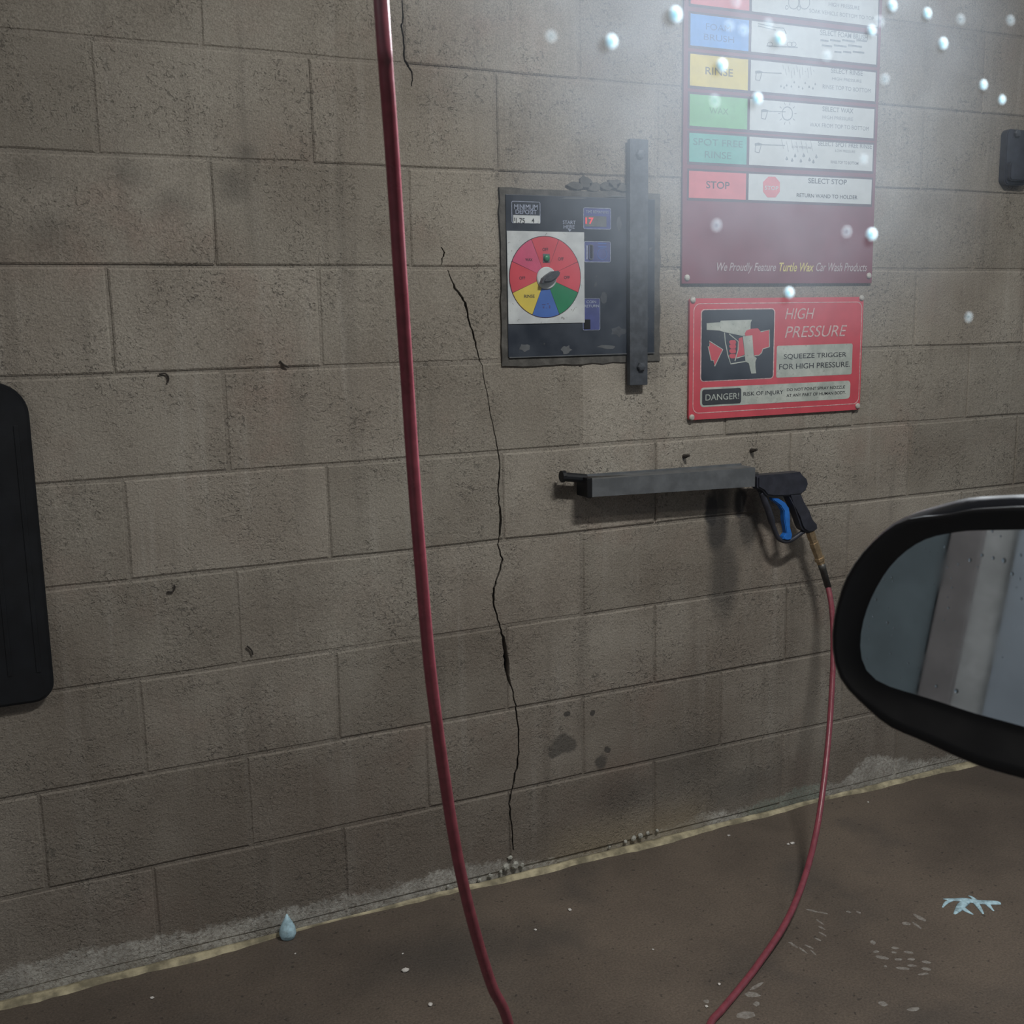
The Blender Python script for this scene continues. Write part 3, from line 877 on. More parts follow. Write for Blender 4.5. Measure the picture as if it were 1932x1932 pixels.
# coin slot
mplate('coin_plate', 694, 818, 876, 962, FY - .0004, M['violet_plate'])
mframe('label_frame', 690, 814, 880, 966, FY - .001, M['lilac_ink'])
sl = mframe('coin_slot_rim', 722, 838, 756, 946, FY - .0022, M['steel_grey'], 0.0016, 0.004)
mplate('coin_slot', 733, 846, 746, 938, FY - .0008, M['matte_black'])
A = m1(815, 907); B = m1(850, 907); R_ = (B[0] - A[0])
ringp = lambda r: [(A[0] + r * math.cos(i / 24 * 6.2832), A[1] + r * math.sin(i / 24 * 6.2832)) for i in range(24)]
mp('coin_emblem', ring_xz(ringp(R_), ringp(R_ - .0011), FY - .001, FY), M['blue_print'])
for y in (828, 852):
    A2 = m1(785, y); B2 = m1(845, y + 8)
    mp('small_print', box_mesh(A2[0], B2[0], FY - .0009, FY, B2[1], A2[1]), M['blue_print'])
mp('small_print', stroke_xz([m1(706, 845), m1(706, 945)], .003, FY - .0009, FY), M['lilac_ink'])
# coin return
mplate('return_plate', 684, 1228, 802, 1446, FY - .0004, M['violet_plate'])
mframe('label_frame', 680, 1222, 804, 1450, FY - .001, M['lilac_ink'], 0.0009)
mtext('COIN', 706, 1238, 776, 1258, FY - .001, M['lilac_ink'], bold=0.015)
mtext('RETURN', 692, 1268, 796, 1288, FY - .001, M['lilac_ink'], bold=0.015)
A = m1(684, 1375); B = m1(730, 1442)
mp('return_cup', box_mesh(A[0], B[0], FY - .0014, FY, B[1], A[1], 0.0004), M['matte_black'])
# scuff patches of bare metal
for cx, cy, w, h in [(260, 1575, 48, 30), (560, 1590, 38, 34), (850, 1570, 80, 16), (830, 1215, 30, 48), (935, 690, 20, 60), (610, 508, 120, 6), (910, 494, 85, 4), (935, 1460, 60, 40)]:
    pts = []
    for i in range(12):
        an = i / 12 * 2 * math.pi; rr = rs.uniform(.6, 1.1)
        pts.append(m1(cx + w * math.cos(an) * rr, cy - h * math.sin(an) * rr))
    mp('scuff', prism_xz(pts, FY - .0003, FY), M['steel_dark' if h > 35 else 'steel_grey'])
# dial card
A = m1(137, 740, -.0075); B = m1(694, 1397, -.0075)
CYF = -0.0078
cardo = mp('dial_card', box_mesh(A[0], B[0], CYF, FY, B[1], A[1], 0.0004), M['card'])
DC = m1(413, 1072, CYF); DR = abs(m1(666, 1072, CYF)[0] - DC[0])
def sector(a0, a1, r0, r1, yf, yb):
    n = 10
    pts = [(DC[0] + r1 * math.cos(math.radians(a0 + (a1 - a0) * i / n)), DC[1] + r1 * math.sin(math.radians(a0 + (a1 - a0) * i / n))) for i in range(n + 1)]
    pts += [(DC[0] + r0 * math.cos(math.radians(a1 + (a0 - a1) * i / n)), DC[1] + r0 * math.sin(math.radians(a1 + (a0 - a1) * i / n))) for i in range(n + 1)]
    return prism_xz(pts, yf, yb)
segs = [(90, 'red_print'), (45, 'red_print'), (0, 'red_print'), (-45, 'green_print'), (-90, 'blue_print'), (-135, 'yellow_print'), (180, 'red_print'), (135, 'pink_cell')]
HUB = DR * 0.275
mp('dial_rim', prism_xz([(DC[0] + DR * math.cos(i / 64 * 6.28319), DC[1] + DR * math.sin(i / 64 * 6.28319)) for i in range(64)], CYF - .0004, CYF), M['sign_dark'])
for ac, mt in segs:
    mp('dial_segment', sector(ac - 22.1, ac + 22.1, HUB * .9, DR * 0.982, CYF - .0008, CYF - .0002), M[mt])
def dtext(body, cx, cy, w, h, mat):
    x, z = m1(cx, cy, CYF)
    return mp('lettering', text_mesh(body, x - w / 2, x + w / 2, z - h / 2, z + h / 2, CYF - .0011, bold=0.015), M[mat])
for t, cx, cy, w in [('OFF', 411, 874, .0145), ('OFF', 522, 942, .0145), ('OFF', 565, 1074, .0145), ('OFF', 246, 1078, .0145), ('WAX', 294, 947, .0175), ('RINSE', 297, 1208, .026)]:
    dtext(t, cx, cy, w, .0068, 'ink' if t == 'RINSE' else 'sign_dark')
for cx, cy, w, h in [(400, 1268, 26, 6), (430, 1262, 14, 8), (398, 1288, 12, 14), (420, 1292, 10, 5), (442, 1284, 10, 22)]:
    A2 = m1(cx - w / 2, cy - h / 2, CYF); B2 = m1(cx + w / 2, cy + h / 2, CYF)
    mp('small_print', box_mesh(A2[0], B2[0], CYF - .001, CYF - .0005, B2[1], A2[1]), M['violet_plate'])
x, z = m1(418, 936, CYF)
mp('button_plate', box_mesh(x - .0085, x + .0085, CYF - .002, CYF, z - .0095, z + .0095, .0005), M['steel_grey'])
bt = lathe([(.0072, 0), (.0072, .003), (.005, .005), (.001, .0055)], 16); bt.transform(FACE_OUT)
o = mp('start_button', bt, M['green_print'], smooth=True); o.location = Vector((x, CYF - .002, z)) - mach.location
hub = lathe([(HUB, 0), (HUB, .002), (HUB * .92, .004), (HUB * .4, .0045)], 32); hub.transform(FACE_OUT)
hx, hzz = m1(419, 1079, CYF)
o = mp('dial_hub', hub, M['white_print']); o.location = Vector((hx, CYF - .0005, hzz)) - mach.location
kn = [m1(*q, CYF) for q in [(362, 1115), (375, 1080), (400, 1058), (440, 1032), (478, 1028), (492, 1042), (486, 1062), (465, 1088), (430, 1112), (395, 1117)]]
mp('selector_knob', prism_xz(kn, CYF - .022, CYF - .004, .004), M['steel_dark'], smooth=False)

# locking bar in front of the box
BY = -0.022
A = onY(1189, 261, BY); B = onY(1222, 726, BY)
bar = thing('locking_bar', 'upright dark steel security bar bolted over the right side of the control box', 'bar', (A.x, 0, B.z))
o = obj('bar_body', box_mesh(A.x, B.x, BY, -0.008, B.z, A.z, 0.0015), M['steel_dark'], bar); relative(o, bar)
boltm = lathe([(.011, 0), (.011, .005), (.009, .007), (.002, .008)], 6); boltm.transform(FACE_OUT)
for px, py in ((1207, 291), (1209, 692)):
    P = onY(px, py, BY)
    o = obj('bolt', boltm, M['steel_dark'], bar); o.location = Vector((P.x, BY, P.z)) - bar.location
    s = obj('standoff', box_mesh(P.x - .012, P.x + .012, -0.008, 0.001, P.z - .012, P.z + .012), M['steel_dark'], bar); relative(s, bar)

# ------------------------------------------------------------------ menu sign
SY = -0.008
def w2(px, py, Y=SY - .0006):
    p = onY(px, py, Y); return p.x, p.z
sx0 = onY(1287, 500, SY).x; sx1 = onY(1646, 500, SY).x; sz0 = onY(1400, 535, SY).z; sz1 = 2.33
menu = thing('wash_menu_sign', 'tall maroon wash menu sign with rows of coloured and white cells', 'sign', (sx0, 0, sz0))
def sp(nm, me, mat, parent=None):
    o = obj(nm, me, mat, parent or menu)
    if parent is None: relative(o, menu); on_part(o, menu)
    return o
sp('sign_board', box_mesh(sx0, sx1, SY, -0.0016, sz0, sz1, 0.001), M['maroon'])
cx0 = w2(1299.8, 347)[0]; cx1 = w2(1407.5, 347)[0]; wx0 = w2(1412.4, 350)[0]; wx1 = w2(1644.3, 355)[0]
rows_y = [(322, 373, 'coral_print'), (250.4, 305, 'teal_print'), (177, 237, 'leaf_print'), (101, 161, 'yellow_print'), (25, 85, 'sky_print'), (-54, 6.5, 'coral_print')]
rows = []
T = 0.0004
for yt, yb, mt in rows_y:
    zt = w2(1300, yt)[1]; zb = w2(1300, yb)[1]
    rows.append((zb, zt))
    sp('cell_border', box_mesh(cx0 - .005, wx1 + .004, SY - T, SY, zb - .006, zt + .005), M['sign_dark'])
    sp('colour_cell', box_mesh(cx0, cx1, SY - 2 * T, SY, zb, zt), M[mt])
    sp('white_cell', box_mesh(wx0, wx1, SY - 2 * T, SY, zb, zt), M['white_print'])
TY = SY - 3 * T
def stext(body, pxl, pyt, pyb, pxr, mat, **k):
    """left px, top/bottom py at the left end, right px (same height along the sign)"""
    a = onY(pxl, pyb, TY); b = onY(pxl, pyt, TY); c = onY(pxr, pyb, TY)
    return sp('lettering', text_mesh(body, a.x, c.x, a.z, b.z, TY, **k), M[mat])
def c3(x, y): return 1270 + x / 4.6, 240 + y / 4.6
def cA(x, y): return 1270 + x / 4.6, y / 4.6
def T3(body, x0, y0, y1, x1, mat, f=c3, **k):
    a = f(x0, y0); b = f(x0, y1); c = f(x1, y1)
    return stext(body, a[0], a[1], b[1], c[0], mat, **k)
T3('STOP', 287, 466, 530, 490, 'sign_dark', bold=.012)
T3('SPOT FREE', 175, 92, 152, 605, 'teal_ink', bold=.005)
T3('RINSE', 275, 205, 265, 505, 'teal_ink', bold=.005)
T3('WAX', 315, 930, 985, 480, 'green_ink', cA)
T3('RINSE', 280, 578, 645, 520, 'olive_ink', cA, bold=.012)
T3('FOAM', 285, 200, 255, 500, 'blue_ink', cA)
T3('BRUSH', 268, 290, 345, 530, 'blue_ink', cA)
T3('SELECT STOP', 1172, 440, 485, 1508, 'ink', bold=.012)
T3('RETURN WAND TO HOLDER', 1072, 572, 606, 1600, 'ink', bold=.012)
T3('SELECT SPOT FREE RINSE', 1258, 118, 160, 1726, 'faded_ink', bold=.012)
T3('LOW PRESSURE', 1408, 192, 214, 1580, 'faded_ink')
T3('RINSE TOP TO BOTTOM', 1368, 288, 314, 1608, 'faded_ink', bold=.012)
T3('LOW PRESSURE', 1030, 160, 178, 1200, 'faded_ink')
T3('SELECT WAX', 1296, 922, 964, 1565, 'faded_ink', cA, bold=.012)
T3('HIGH PRESSURE', 1296, 1000, 1030, 1562, 'faded_ink', cA)
T3('WAX FROM TOP TO BOTTOM', 1185, 1062, 1098, 1700, 'faded_ink', cA)
T3('SELECT RINSE', 1370, 590, 632, 1646, 'faded_ink', cA, bold=.012)
T3('HIGH PRESSURE', 1380, 668, 694, 1636, 'faded_ink', cA)
T3('RINSE TOP TO BOTTOM', 1298, 732, 768, 1716, 'faded_ink', cA)
T3('SELECT FOAM BRUSH', 1276, 255, 302, 1690, 'faded_ink', cA, bold=.012)
T3('HIGH PRESSURE', 1350, 18, 52, 1620, 'faded_ink', cA)
T3('SOAK VEHICLE BOTTOM TO TOP', 1182, 74, 108, 1745, 'faded_ink', cA)
for y, x0, ws in [(340, 1278, (70, 90, 110, 90)), (385, 1290, (90, 110, 120)), (440, 1400, (60, 70, 100))]:
    x = x0
    for wd in ws:                                       # print too worn to read
        a = w2(*cA(x, y)); b = w2(*cA(x + wd, y + 20))
        sp('small_print', box_mesh(a[0], b[0], TY, SY, a[1] - .0042, a[1]), M['faded_ink'])
        x += wd + 14
# icons
def pl(pts, f, mat, name='icon'):
    return sp(name, prism_xz([w2(*f(x, y)) for x, y in pts], TY, SY), M[mat])
def ln(pts, f, w, mat, closed=False, name='icon_line'):
    return sp(name, stroke_xz([w2(*f(x, y)) for x, y in pts], w, TY, SY, closed), M[mat])
oc = [(780 + 72, 428), (895, 430), (925, 480), (925, 555), (895, 610), (815, 610), (782, 555), (782, 480), (815, 432)]
oc = [(825, 430), (885, 430), (925, 478), (925, 560), (888, 610), (818, 610), (780, 560), (780, 475)]
pl(oc, c3, 'coral_print', 'stop_octagon')
a = w2(*c3(793, 543)); b = w2(*c3(912, 502))
sp('lettering', text_mesh('STOP', a[0], b[0], a[1], a[1] + .0095, TY - .0004, bold=.01), M['white_print'])
def drop_icon(cx, cy, s, f):
    pl([(cx, cy - 1.7 * s), (cx + .7 * s, cy - .1 * s), (cx + .75 * s, cy + .5 * s), (cx, cy + s), (cx - .75 * s, cy + .5 * s), (cx - .7 * s, cy - .1 * s)], f, 'faded_ink', 'drop_icon')
for x, y in [(985, 275), (1058, 250), (1132, 248), (1032, 288), (1108, 294), (1183, 284), (1242, 258), (1216, 302)]:
    drop_icon(x, y, 14, c3)
def wand_icon(x, y, xe, f, s=1.0):
    pl([(x - 2, y - 14 * s), (x + 30 * s, y - 18 * s), (x + 62 * s, y - 8 * s), (x + 58 * s, y + 6 * s), (x - 2, y + 8 * s)], f, 'faded_ink', 'wand_icon')
    ln([(x + 5, y + 8 * s), (x, y + 62 * s), (x + 35 * s, y + 70 * s), (x + 52 * s, y + 8 * s)], f, .0022, 'faded_ink')
    ln([(x + 60 * s, y), (xe, y + 6)], f, .002, 'faded_ink')
wand_icon(710, 152, 970, c3)
wand_icon(715, 630, 940, cA)
wand_icon(765, 965, 975, cA)
for x, y in [(935, 750), (962, 762), (985, 742), (1025, 752), (1050, 715), (1090, 755), (1122, 768), (1145, 722), (1180, 755), (1212, 768), (1232, 732)]:
    drop_icon(x, y, 9, cA)
for i in range(12):
    x = 950 + i * 24
    ln([(x, 560 + (i * 37) % 60), (x + 8, 600 + (i * 53) % 80)], cA, .0008, 'faded_ink')
for i in range(7):
    x = 940 + i * 42
    ln([(x, 105 + (i * 17) % 30), (x + 18, 190 + (i * 23) % 40)], c3, .0008, 'faded_ink')
ln([(990 + 45 * math.cos(i / 20 * 6.2832), 985 + 58 * math.sin(i / 20 * 6.2832)) for i in range(20)], cA, .0022, 'faded_ink', True)
for i in range(10):
    an = i / 10 * 6.2832
    ln([(990 + 60 * math.cos(an), 985 + 76 * math.sin(an)), (990 + 80 * math.cos(an), 985 + 102 * math.sin(an))], cA, .0014, 'faded_ink')
ln([(735, 205), (900, 240), (960, 245), (980, 295)], cA, .002, 'faded_ink')
ln([(735, 225), (890, 262)], cA, .002, 'faded_ink')
ln([(810, 398), (1080, 412)], cA, .0024, 'faded_ink')
for x in (840, 1010, 1045):
    ln([(x + 22 * math.cos(i / 12 * 6.2832), 385 + 20 * math.sin(i / 12 * 6.2832)) for i in range(12)], cA, .0014, 'faded_ink', True)
for x, y, r in [(1045, 20, 45), (1140, 20, 45), (985, 65, 12), (1090, 70, 14)]:
    ln([(x + r * math.cos(i / 20 * 6.2832), y + 1.3 * r * math.sin(i / 20 * 6.2832)) for i in range(20)], cA, .0018, 'faded_ink', True)
T3('We Proudly Feature', 380, 1175, 1270, 892, 'pale_ink', shear=.3, bold=.01)
T3('Turtle Wax', 920, 1175, 1252, 1222, 'gold_ink', shear=.3, bold=.02)
T3('Car Wash Products', 1240, 1175, 1250, 1682, 'pale_ink', shear=.3, bold=.01)
rivm = lathe([(.0075, 0), (.0075, .002), (.006, .004), (.002, .005)], 14); rivm.transform(FACE_OUT)
def rivet(px, py, Y, parent):
    P = onY(px, py, Y)
    o = obj('rivet', rivm, M['rivet'], parent); o.location = Vector((P.x, Y, P.z)) - parent.location
rivet(1296, 524, SY, menu); rivet(1639, 520, SY, menu)

# ------------------------------------------------------------------ warning sign
def c5(x, y): return 1280 + x / 5.084, 540 + y / 5.084
S2 = -0.008
A = onY(1300, 563, S2); B = onY(1622, 772, S2)
w0, w1, v1, v0 = onY(1300.5, 680, S2).x, onY(1626, 660, S2).x, onY(1300, 563, S2).z, onY(1299.5, 793, S2).z
warn = thing('high_pressure_sign', 'small red high pressure warning sign with spray gun picture under the menu sign', 'sign', (w0, 0, v0))
def wq(me, nm, mat):
    o = obj(nm, me, mat, warn); relative(o, warn); return on_part(o, warn)
wq(prism_xz(rrect(w0, w1, v0, v1, .006), S2, -0.0016), 'sign_plate', M['red_print'])
def k5(x, y, Y=S2 - .0006):
    p = onY(*c5(x, y), Y); return p.x, p.z
def rect5(nm, tl, br, r, mat, lvl=1):
    a = k5(*tl); b = k5(*br)
    return wq(prism_xz(rrect(a[0], b[0], a[1], b[1], r), S2 - T * lvl, S2), nm, M[mat])
def t5(body, xl, yt, yb, xr, mat, lvl=2, **k):
    a = k5(xl, yb); b = k5(xl, yt); c = k5(xr, yb - (xr - xl) * .06)
    return wq(text_mesh(body, a[0], c[0], a[1], b[1], S2 - T * lvl, **k), 'lettering', M[mat])
a = k5(147, 165); b = k5(1730, 1128)
wq(rr_frame(a[0], b[0], a[1], b[1], .018, .0018, S2 - T, S2), 'border_line', M['pink_print'])
rect5('picture_border', (216, 220), (914, 885), .010, 'pink_print', 1)
rect5('picture_panel', (226, 230), (905, 878), .008, 'navy', 2)
rect5('text_panel', (945, 572), (1662, 845), .005, 'flaky', 1)
rect5('danger_strip', (210, 975), (1645, 1078), .010, 'flaky', 1)
rect5('danger_panel', (228, 993), (600, 1122), .006, 'ink', 2)
def p5(pts, nm, mat, lvl):
    return wq(prism_xz([k5(*q) for q in pts], S2 - T * lvl, S2), nm, M[mat])
def l5(pts, nm, mat, lvl, w, closed=False):
    return wq(stroke_xz([k5(*q) for q in pts], w, S2 - T * lvl, S2, closed), nm, M[mat])
p5([(270, 355), (400, 345), (405, 330), (705, 322), (692, 350), (690, 420), (650, 470), (610, 476), (440, 440), (390, 425), (270, 418)], 'gun_picture', 'flaky', 3)
hand = [(635, 455), (650, 425), (700, 408), (760, 403), (790, 440), (868, 420), (868, 580), (805, 600), (795, 635), (770, 660), (725, 665), (700, 480), (640, 475)]
p5(hand, 'hand_picture', 'red_print', 4)
l5([(785, 438), (870, 418), (870, 582), (806, 602), (796, 638), (770, 662), (725, 668)], 'hand_outline', 'flaky', 5, .0022)
p5([(578, 500), (612, 488), (634, 655), (556, 688), (576, 600)], 'hand_picture', 'red_print', 3)
p5([(615, 480), (705, 470), (720, 670), (748, 690), (735, 725), (735, 770), (742, 835), (695, 838), (672, 740), (640, 722), (628, 600)], 'gun_picture', 'flaky', 5)
l5([(440, 445), (447, 530), (472, 660), (500, 745), (660, 718)], 'guard_picture', 'flaky', 4, .0026)
l5([(485, 458), (572, 530), (570, 610), (540, 718)], 'trigger_picture', 'flaky', 4, .0024)
l5([(555, 690), (640, 665)], 'trigger_picture', 'flaky', 4, .002)
for yy in (540, 580, 625, 672):
    p5([(485, yy - 10), (500, yy - 22), (545, yy - 22), (552, yy), (545, yy + 18), (505, yy + 20), (490, yy + 8)], 'finger_picture', 'red_print', 3)
arr = [(293, 525), (425, 607), (345, 770), (335, 712), (312, 712), (283, 578), (298, 575)]
p5(arr, 'arrow_picture', 'red_print', 3)
l5(arr, 'arrow_outline', 'flaky', 4, .0022, True)
t5('HIGH', 1022, 212, 318, 1305, 'pink_print', shear=.25)
t5('PRESSURE', 1020, 385, 495, 1615, 'pink_print', shear=.25)
t5('SQUEEZE TRIGGER', 1010, 652, 706, 1610, 'ink', bold=.004)
t5('FOR HIGH PRESSURE.', 965, 748, 800, 1645, 'ink', bold=.004)
t5('DANGER!', 258, 1038, 1098, 580, 'flaky', 3, bold=.004)
t5('RISK OF INJURY', 622, 1015, 1065, 1005, 'ink', bold=.008)
t5('DO NOT POINT SPRAY NOZZLE', 1040, 980, 1008, 1597, 'ink', bold=.006)
t5('AT ANY PART OF HUMAN BODY.', 1036, 1034, 1064, 1605, 'ink', bold=.006)
for q in [(138, 132), (1755, 112), (126, 1258), (1716, 1148)]:
    px, py = c5(*q)
    rivet(px, py, S2, warn)

# ------------------------------------------------------------------ other things on the wall
# black hanging panel at the left edge
pr = onY(80, 1050, -.02).x; pz1 = onY(0, 721, -.02).z; pz0 = onY(0, 1336, -.02).z
pan = thing('hanging_panel', 'tall black panel with rounded corners on the wall at the left edge', 'panel', (pr, 0, pz0))
PL = pr - 0.42
def rrect2(x0, x1, z0, z1, rt, rbm, seg=8):
    out = []
    for cx, cz, a0, r in ((x1 - rt, z1 - rt, 0, rt), (x0 + rt, z1 - rt, 90, rt), (x0 + rbm, z0 + rbm, 180, rbm), (x1 - rbm, z0 + rbm, 270, rbm)):
        for i in range(seg + 1):
            a = math.radians(a0 + 90 * i / seg)
            out.append((cx + r * math.cos(a), cz + r * math.sin(a)))
    return out
o = obj('panel_body', prism_xz(rrect2(PL, pr, pz0, pz1, .062, .038), -0.022, -0.0015, .006), M['black_rubber'], pan); relative(o, pan)
for i in range(8):
    xx = pr - 0.025 - i * 0.05
    o = obj('rib', box_mesh(xx - .004, xx + .004, -0.0235, -0.021, pz0 + .06, pz1 - .08, .001), M['black_rubber'], pan); relative(o, pan)
# mat clip at the right edge
A = onY(1900, 243, -.02); B = onY(1903, 349, -.02)
clip = thing('mat_clip', 'black wall clip with a bolt at the right edge beyond the menu sign', 'clip', (A.x, 0, B.z))
o = obj('clip_plate', prism_xz(rrect(A.x, A.x + .085, B.z, A.z, .016), -0.022, -.0015, .003), M['black_plastic'], clip); relative(o, clip)
o = obj('clip_jaw', prism_xz(rrect(A.x + .006, A.x + .079, B.z + .01, B.z + .06, .01), -0.034, -.022, .003), M['black_plastic'], clip); relative(o, clip)
o = obj('bolt', boltm, M['rivet'], clip); P = onY(1918, 252, -.022); o.location = Vector((P.x, -.022, P.z)) - clip.location
# leftover anchors above the holder
for px, py, lab in ((1290, 861, 'short dark anchor stub in the wall above the middle of the holder'), (1417, 850, 'larger dark anchor stub in the wall above the spray gun end')):
    P = onY(px, py, 0)
    me = tube([(P.x, -0.0005, P.z), (P.x, -0.008, P.z + .001), (P.x + .003, -0.02, P.z + .004)], [.006, .005, .003], 8)
    tag(obj('wall_anchor', me, M['twig']), lab, 'anchor')
# curled dry stems stuck to the wall
for pts, lab in [([(300, 706), (312, 705), (318, 713), (316, 722)], 'curled dark dry stem stuck under the bed joint right of the black panel'),
                 ([(528, 681), (535, 688), (545, 693)], 'short dark dry stem lying on the bed joint left of the hose'),
                 ([(466, 1219), (474, 1226), (477, 1235)], 'small dark dry stem near the block corner at mid height'),
                 ([(316, 1116), (326, 1116), (330, 1108), (328, 1104)], 'thin hook-shaped dry stem on a block face')]:
    me = tube(spline([Vector((onY(x, y, -.0035).x, -.0035, onY(x, y, -.0035).z)) for x, y in pts], 4), .0017, 6)
    tag(obj('dry_stem', me, M['twig']), lab, 'stem')

# ------------------------------------------------------------------ on the floor
B0 = onFloor(540, 1762, 0)
bl = lathe([(.006, 0), (.0155, .002), (.0185, .012), (.017, .024), (.011, .037), (.005, .048), (.0012, .056)], 20)
blob = tag(obj('foam_blob', bl, M['foam'], smooth=True), 'pale blue teardrop blob of foam at the foot of the wall', 'foam')
blob.location = (B0.x, min(B0.y, -.024), 0.0)
def floor_patch(px_pts, h, mat, name):
    pts = [onFloor(x, y) for x, y in px_pts]
    c = sum(pts, Vector()) / len(pts)
    vs = [(p.x, p.y, 0.0002) for p in pts] + [(c.x + (p.x - c.x) * .8, c.y + (p.y - c.y) * .8, h) for p in pts]
    n = len(pts)
    fs = [tuple(range(n, 2 * n))] + [(i, (i + 1) % n, n + (i + 1) % n, n + i) for i in range(n)]
    me = mesh(vs, fs)
    bm = bmesh.new(); bm.from_mesh(me); bmesh.ops.triangulate(bm, faces=bm.faces[:]); bmesh.ops.recalc_face_normals(bm, faces=bm.faces[:]); bm.to_mesh(me); bm.free()
    return obj(name, me, mat)
def cF(x, y): return 1200 + x / 2.64, 1300 + y / 2.64
branches = [([(1816, 1068), (1790, 1066), (1740, 1064), (1690, 1060), (1640, 1052), (1590, 1050), (1530, 1046)], [7, 12, 12, 11, 12, 8, 3]),
            ([(1655, 1052), (1622, 1078), (1605, 1100), (1585, 1122)], [12, 13, 10, 3]), ([(1618, 1086), (1645, 1105), (1680, 1124)], [10, 8, 2.5]),
            ([(1690, 1062), (1710, 1090), (1730, 1121)], [10, 7, 2.5]), ([(1745, 1064), (1762, 1085), (1782, 1106)], [10, 6, 2]),
            ([(1575, 1050), (1545, 1065), (1527, 1088)], [7, 6, 2]), ([(1700, 1060), (1670, 1036), (1655, 1030)], [8, 5, 2])]
parts_ = []
for pts, rr in branches:
    P3 = [onFloor(*cF(x, y)) for x, y in pts]
    sp3 = spline(P3, 4)
    rad = [(rr[min(i // 4, len(rr) - 1)] + (rr[min(i // 4 + 1, len(rr) - 1)] - rr[min(i // 4, len(rr) - 1)]) * (i % 4) / 4) / 2.64 * .0021 for i in range(len(sp3))]
    m_ = tube(sp3, rad, 8)
    for v in m_.vertices:
        v.co.z = max(0.0, v.co.z) * .35
    parts_.append(m_)
tag(obj('foam_splash', merge(parts_), M['foam'], smooth=True), 'branching pale blue foam splash on the floor below the wing mirror', 'foam')
streaks = [(1415, 1140, 42, 9, .5), (1400, 1178, 32, 6, .6), (1345, 1168, 24, 8, .1), (1180, 1262, 16, 10, .5), (1222, 1337, 38, 9, .2), (1195, 1308, 18, 6, 0), (1290, 1290, 22, 6, .1), (1286, 1312, 16, 5, .1),
           (1356, 1311, 28, 6, .15), (1308, 1347, 22, 6, 0), (1372, 1346, 20, 6, 0), (1445, 1360, 28, 7, .15), (1330, 1392, 36, 7, .1), (1374, 1378, 26, 6, .1), (1446, 1394, 28, 8, .15),
           (1434, 1420, 30, 6, -.05), (1242, 1382, 10, 5, 0), (1230, 1568, 25, 12, .3), (1380, 1595, 34, 10, -.1), (1058, 1110, 14, 5, .2), (1108, 1112, 16, 4, .4), (580, 1522, 42, 14, .1),
           (600, 1480, 40, 10, -.5), (545, 1624, 55, 18, -.1), (350, 1556, 18, 9, 0), (600, 1568, 18, 12, 0), (880, 1105, 38, 4, .25), (935, 1116, 28, 3.5, .25), (915, 1160, 24, 4, .6), (925, 1190, 22, 4, .45), (930, 1222, 26, 4, .5), (905, 1247, 20, 4, .4),
           (790, 1280, 24, 5, .5), (832, 1302, 28, 4.5, .6), (862, 1284, 26, 4, .4), (882, 1312, 20, 4, .7), (770, 1265, 14, 4, .3)]
rq = random.Random(31)
for cx, cy, a_, b_, tl in streaks:
    pts = []
    for i in range(12):
        an = i / 12 * 6.2832
        u = a_ * math.cos(an) * rq.uniform(.75, 1.1); v = b_ * math.sin(an) * rq.uniform(.75, 1.15)
        pts.append(cF(cx + u * math.cos(tl) - v * math.sin(tl), cy + u * math.sin(tl) + v * math.cos(tl)))
    o = floor_patch(pts, .0008, M['soap_film'], 'soap_smear')
    tag(o, 'thin whitish dried soap smear on the brown floor', 'soap smear', 'dried soap smears on the floor')
chipm = [lump_mesh(50 + i, 0.006) for i in range(3)]
for m_ in chipm:
    m_.materials.clear(); m_.materials.append(M['chip'])
for i, (px, py, s) in enumerate([(765, 1833, 1.3), (812, 1897, .9), (1075, 1718, .8), (1495, 1592, .9), (1487, 1594, .7), (1010, 1755, .6), (287, 1884, .7), (1357, 1858, .6), (1333, 1900, .6), (1375, 1577, .6),
                                (557, 1800, .4), (1638, 1514, .5), (1232, 1792, .4), (760, 1800, .4)]):
    P = onFloor(px, py)
    o = obj('grit_chip', chipm[i % 3]); o.location = (P.x, P.y, .0028 * s); o.scale = (s, s * .8, s * .5); o.rotation_euler = (0, 0, i)
    tag(o, 'tiny white chip of grit lying on the brown floor', 'grit', 'white grit chips on the floor')

# ------------------------------------------------------------------ wing mirror of the car
MP = depth(1850, 1190, 0.86)
to_cam = (CAM - MP).normalized()
back = Vector((-0.985, 0.165, 0.02)).normalized()
MN = (to_cam + back).normalized()
outer_px = [(1932, 933), (1823, 939), (1782, 951), (1726, 967), (1695, 982), (1655, 1012), (1618, 1052), (1599, 1083), (1583, 1124), (1573, 1167), (1569.5, 1204), (1571, 1239), (1583, 1279),
            (1605, 1310), (1633, 1330), (1646, 1347), (1680, 1374), (1739, 1397), (1804, 1428), (1866, 1453), (1932, 1470), (2040, 1500), (2140, 1520), (2200, 1500), (2235, 1420), (2250, 1250),
            (2245, 1080), (2215, 990), (2150, 950), (2050, 935)]
glass_px = [(1932, 999), (1820, 1001), (1751, 1013), (1714, 1034), (1680, 1065), (1658, 1099), (1639, 1136), (1628, 1170), (1622, 1204), (1621, 1229), (1628, 1260), (1642, 1281), (1670, 1293),
            (1757, 1319), (1838, 1346), (1932, 1371), (2020, 1398), (2110, 1425), (2165, 1420), (2190, 1350), (2190, 1180), (2175, 1060), (2130, 1015), (2050, 1000)]
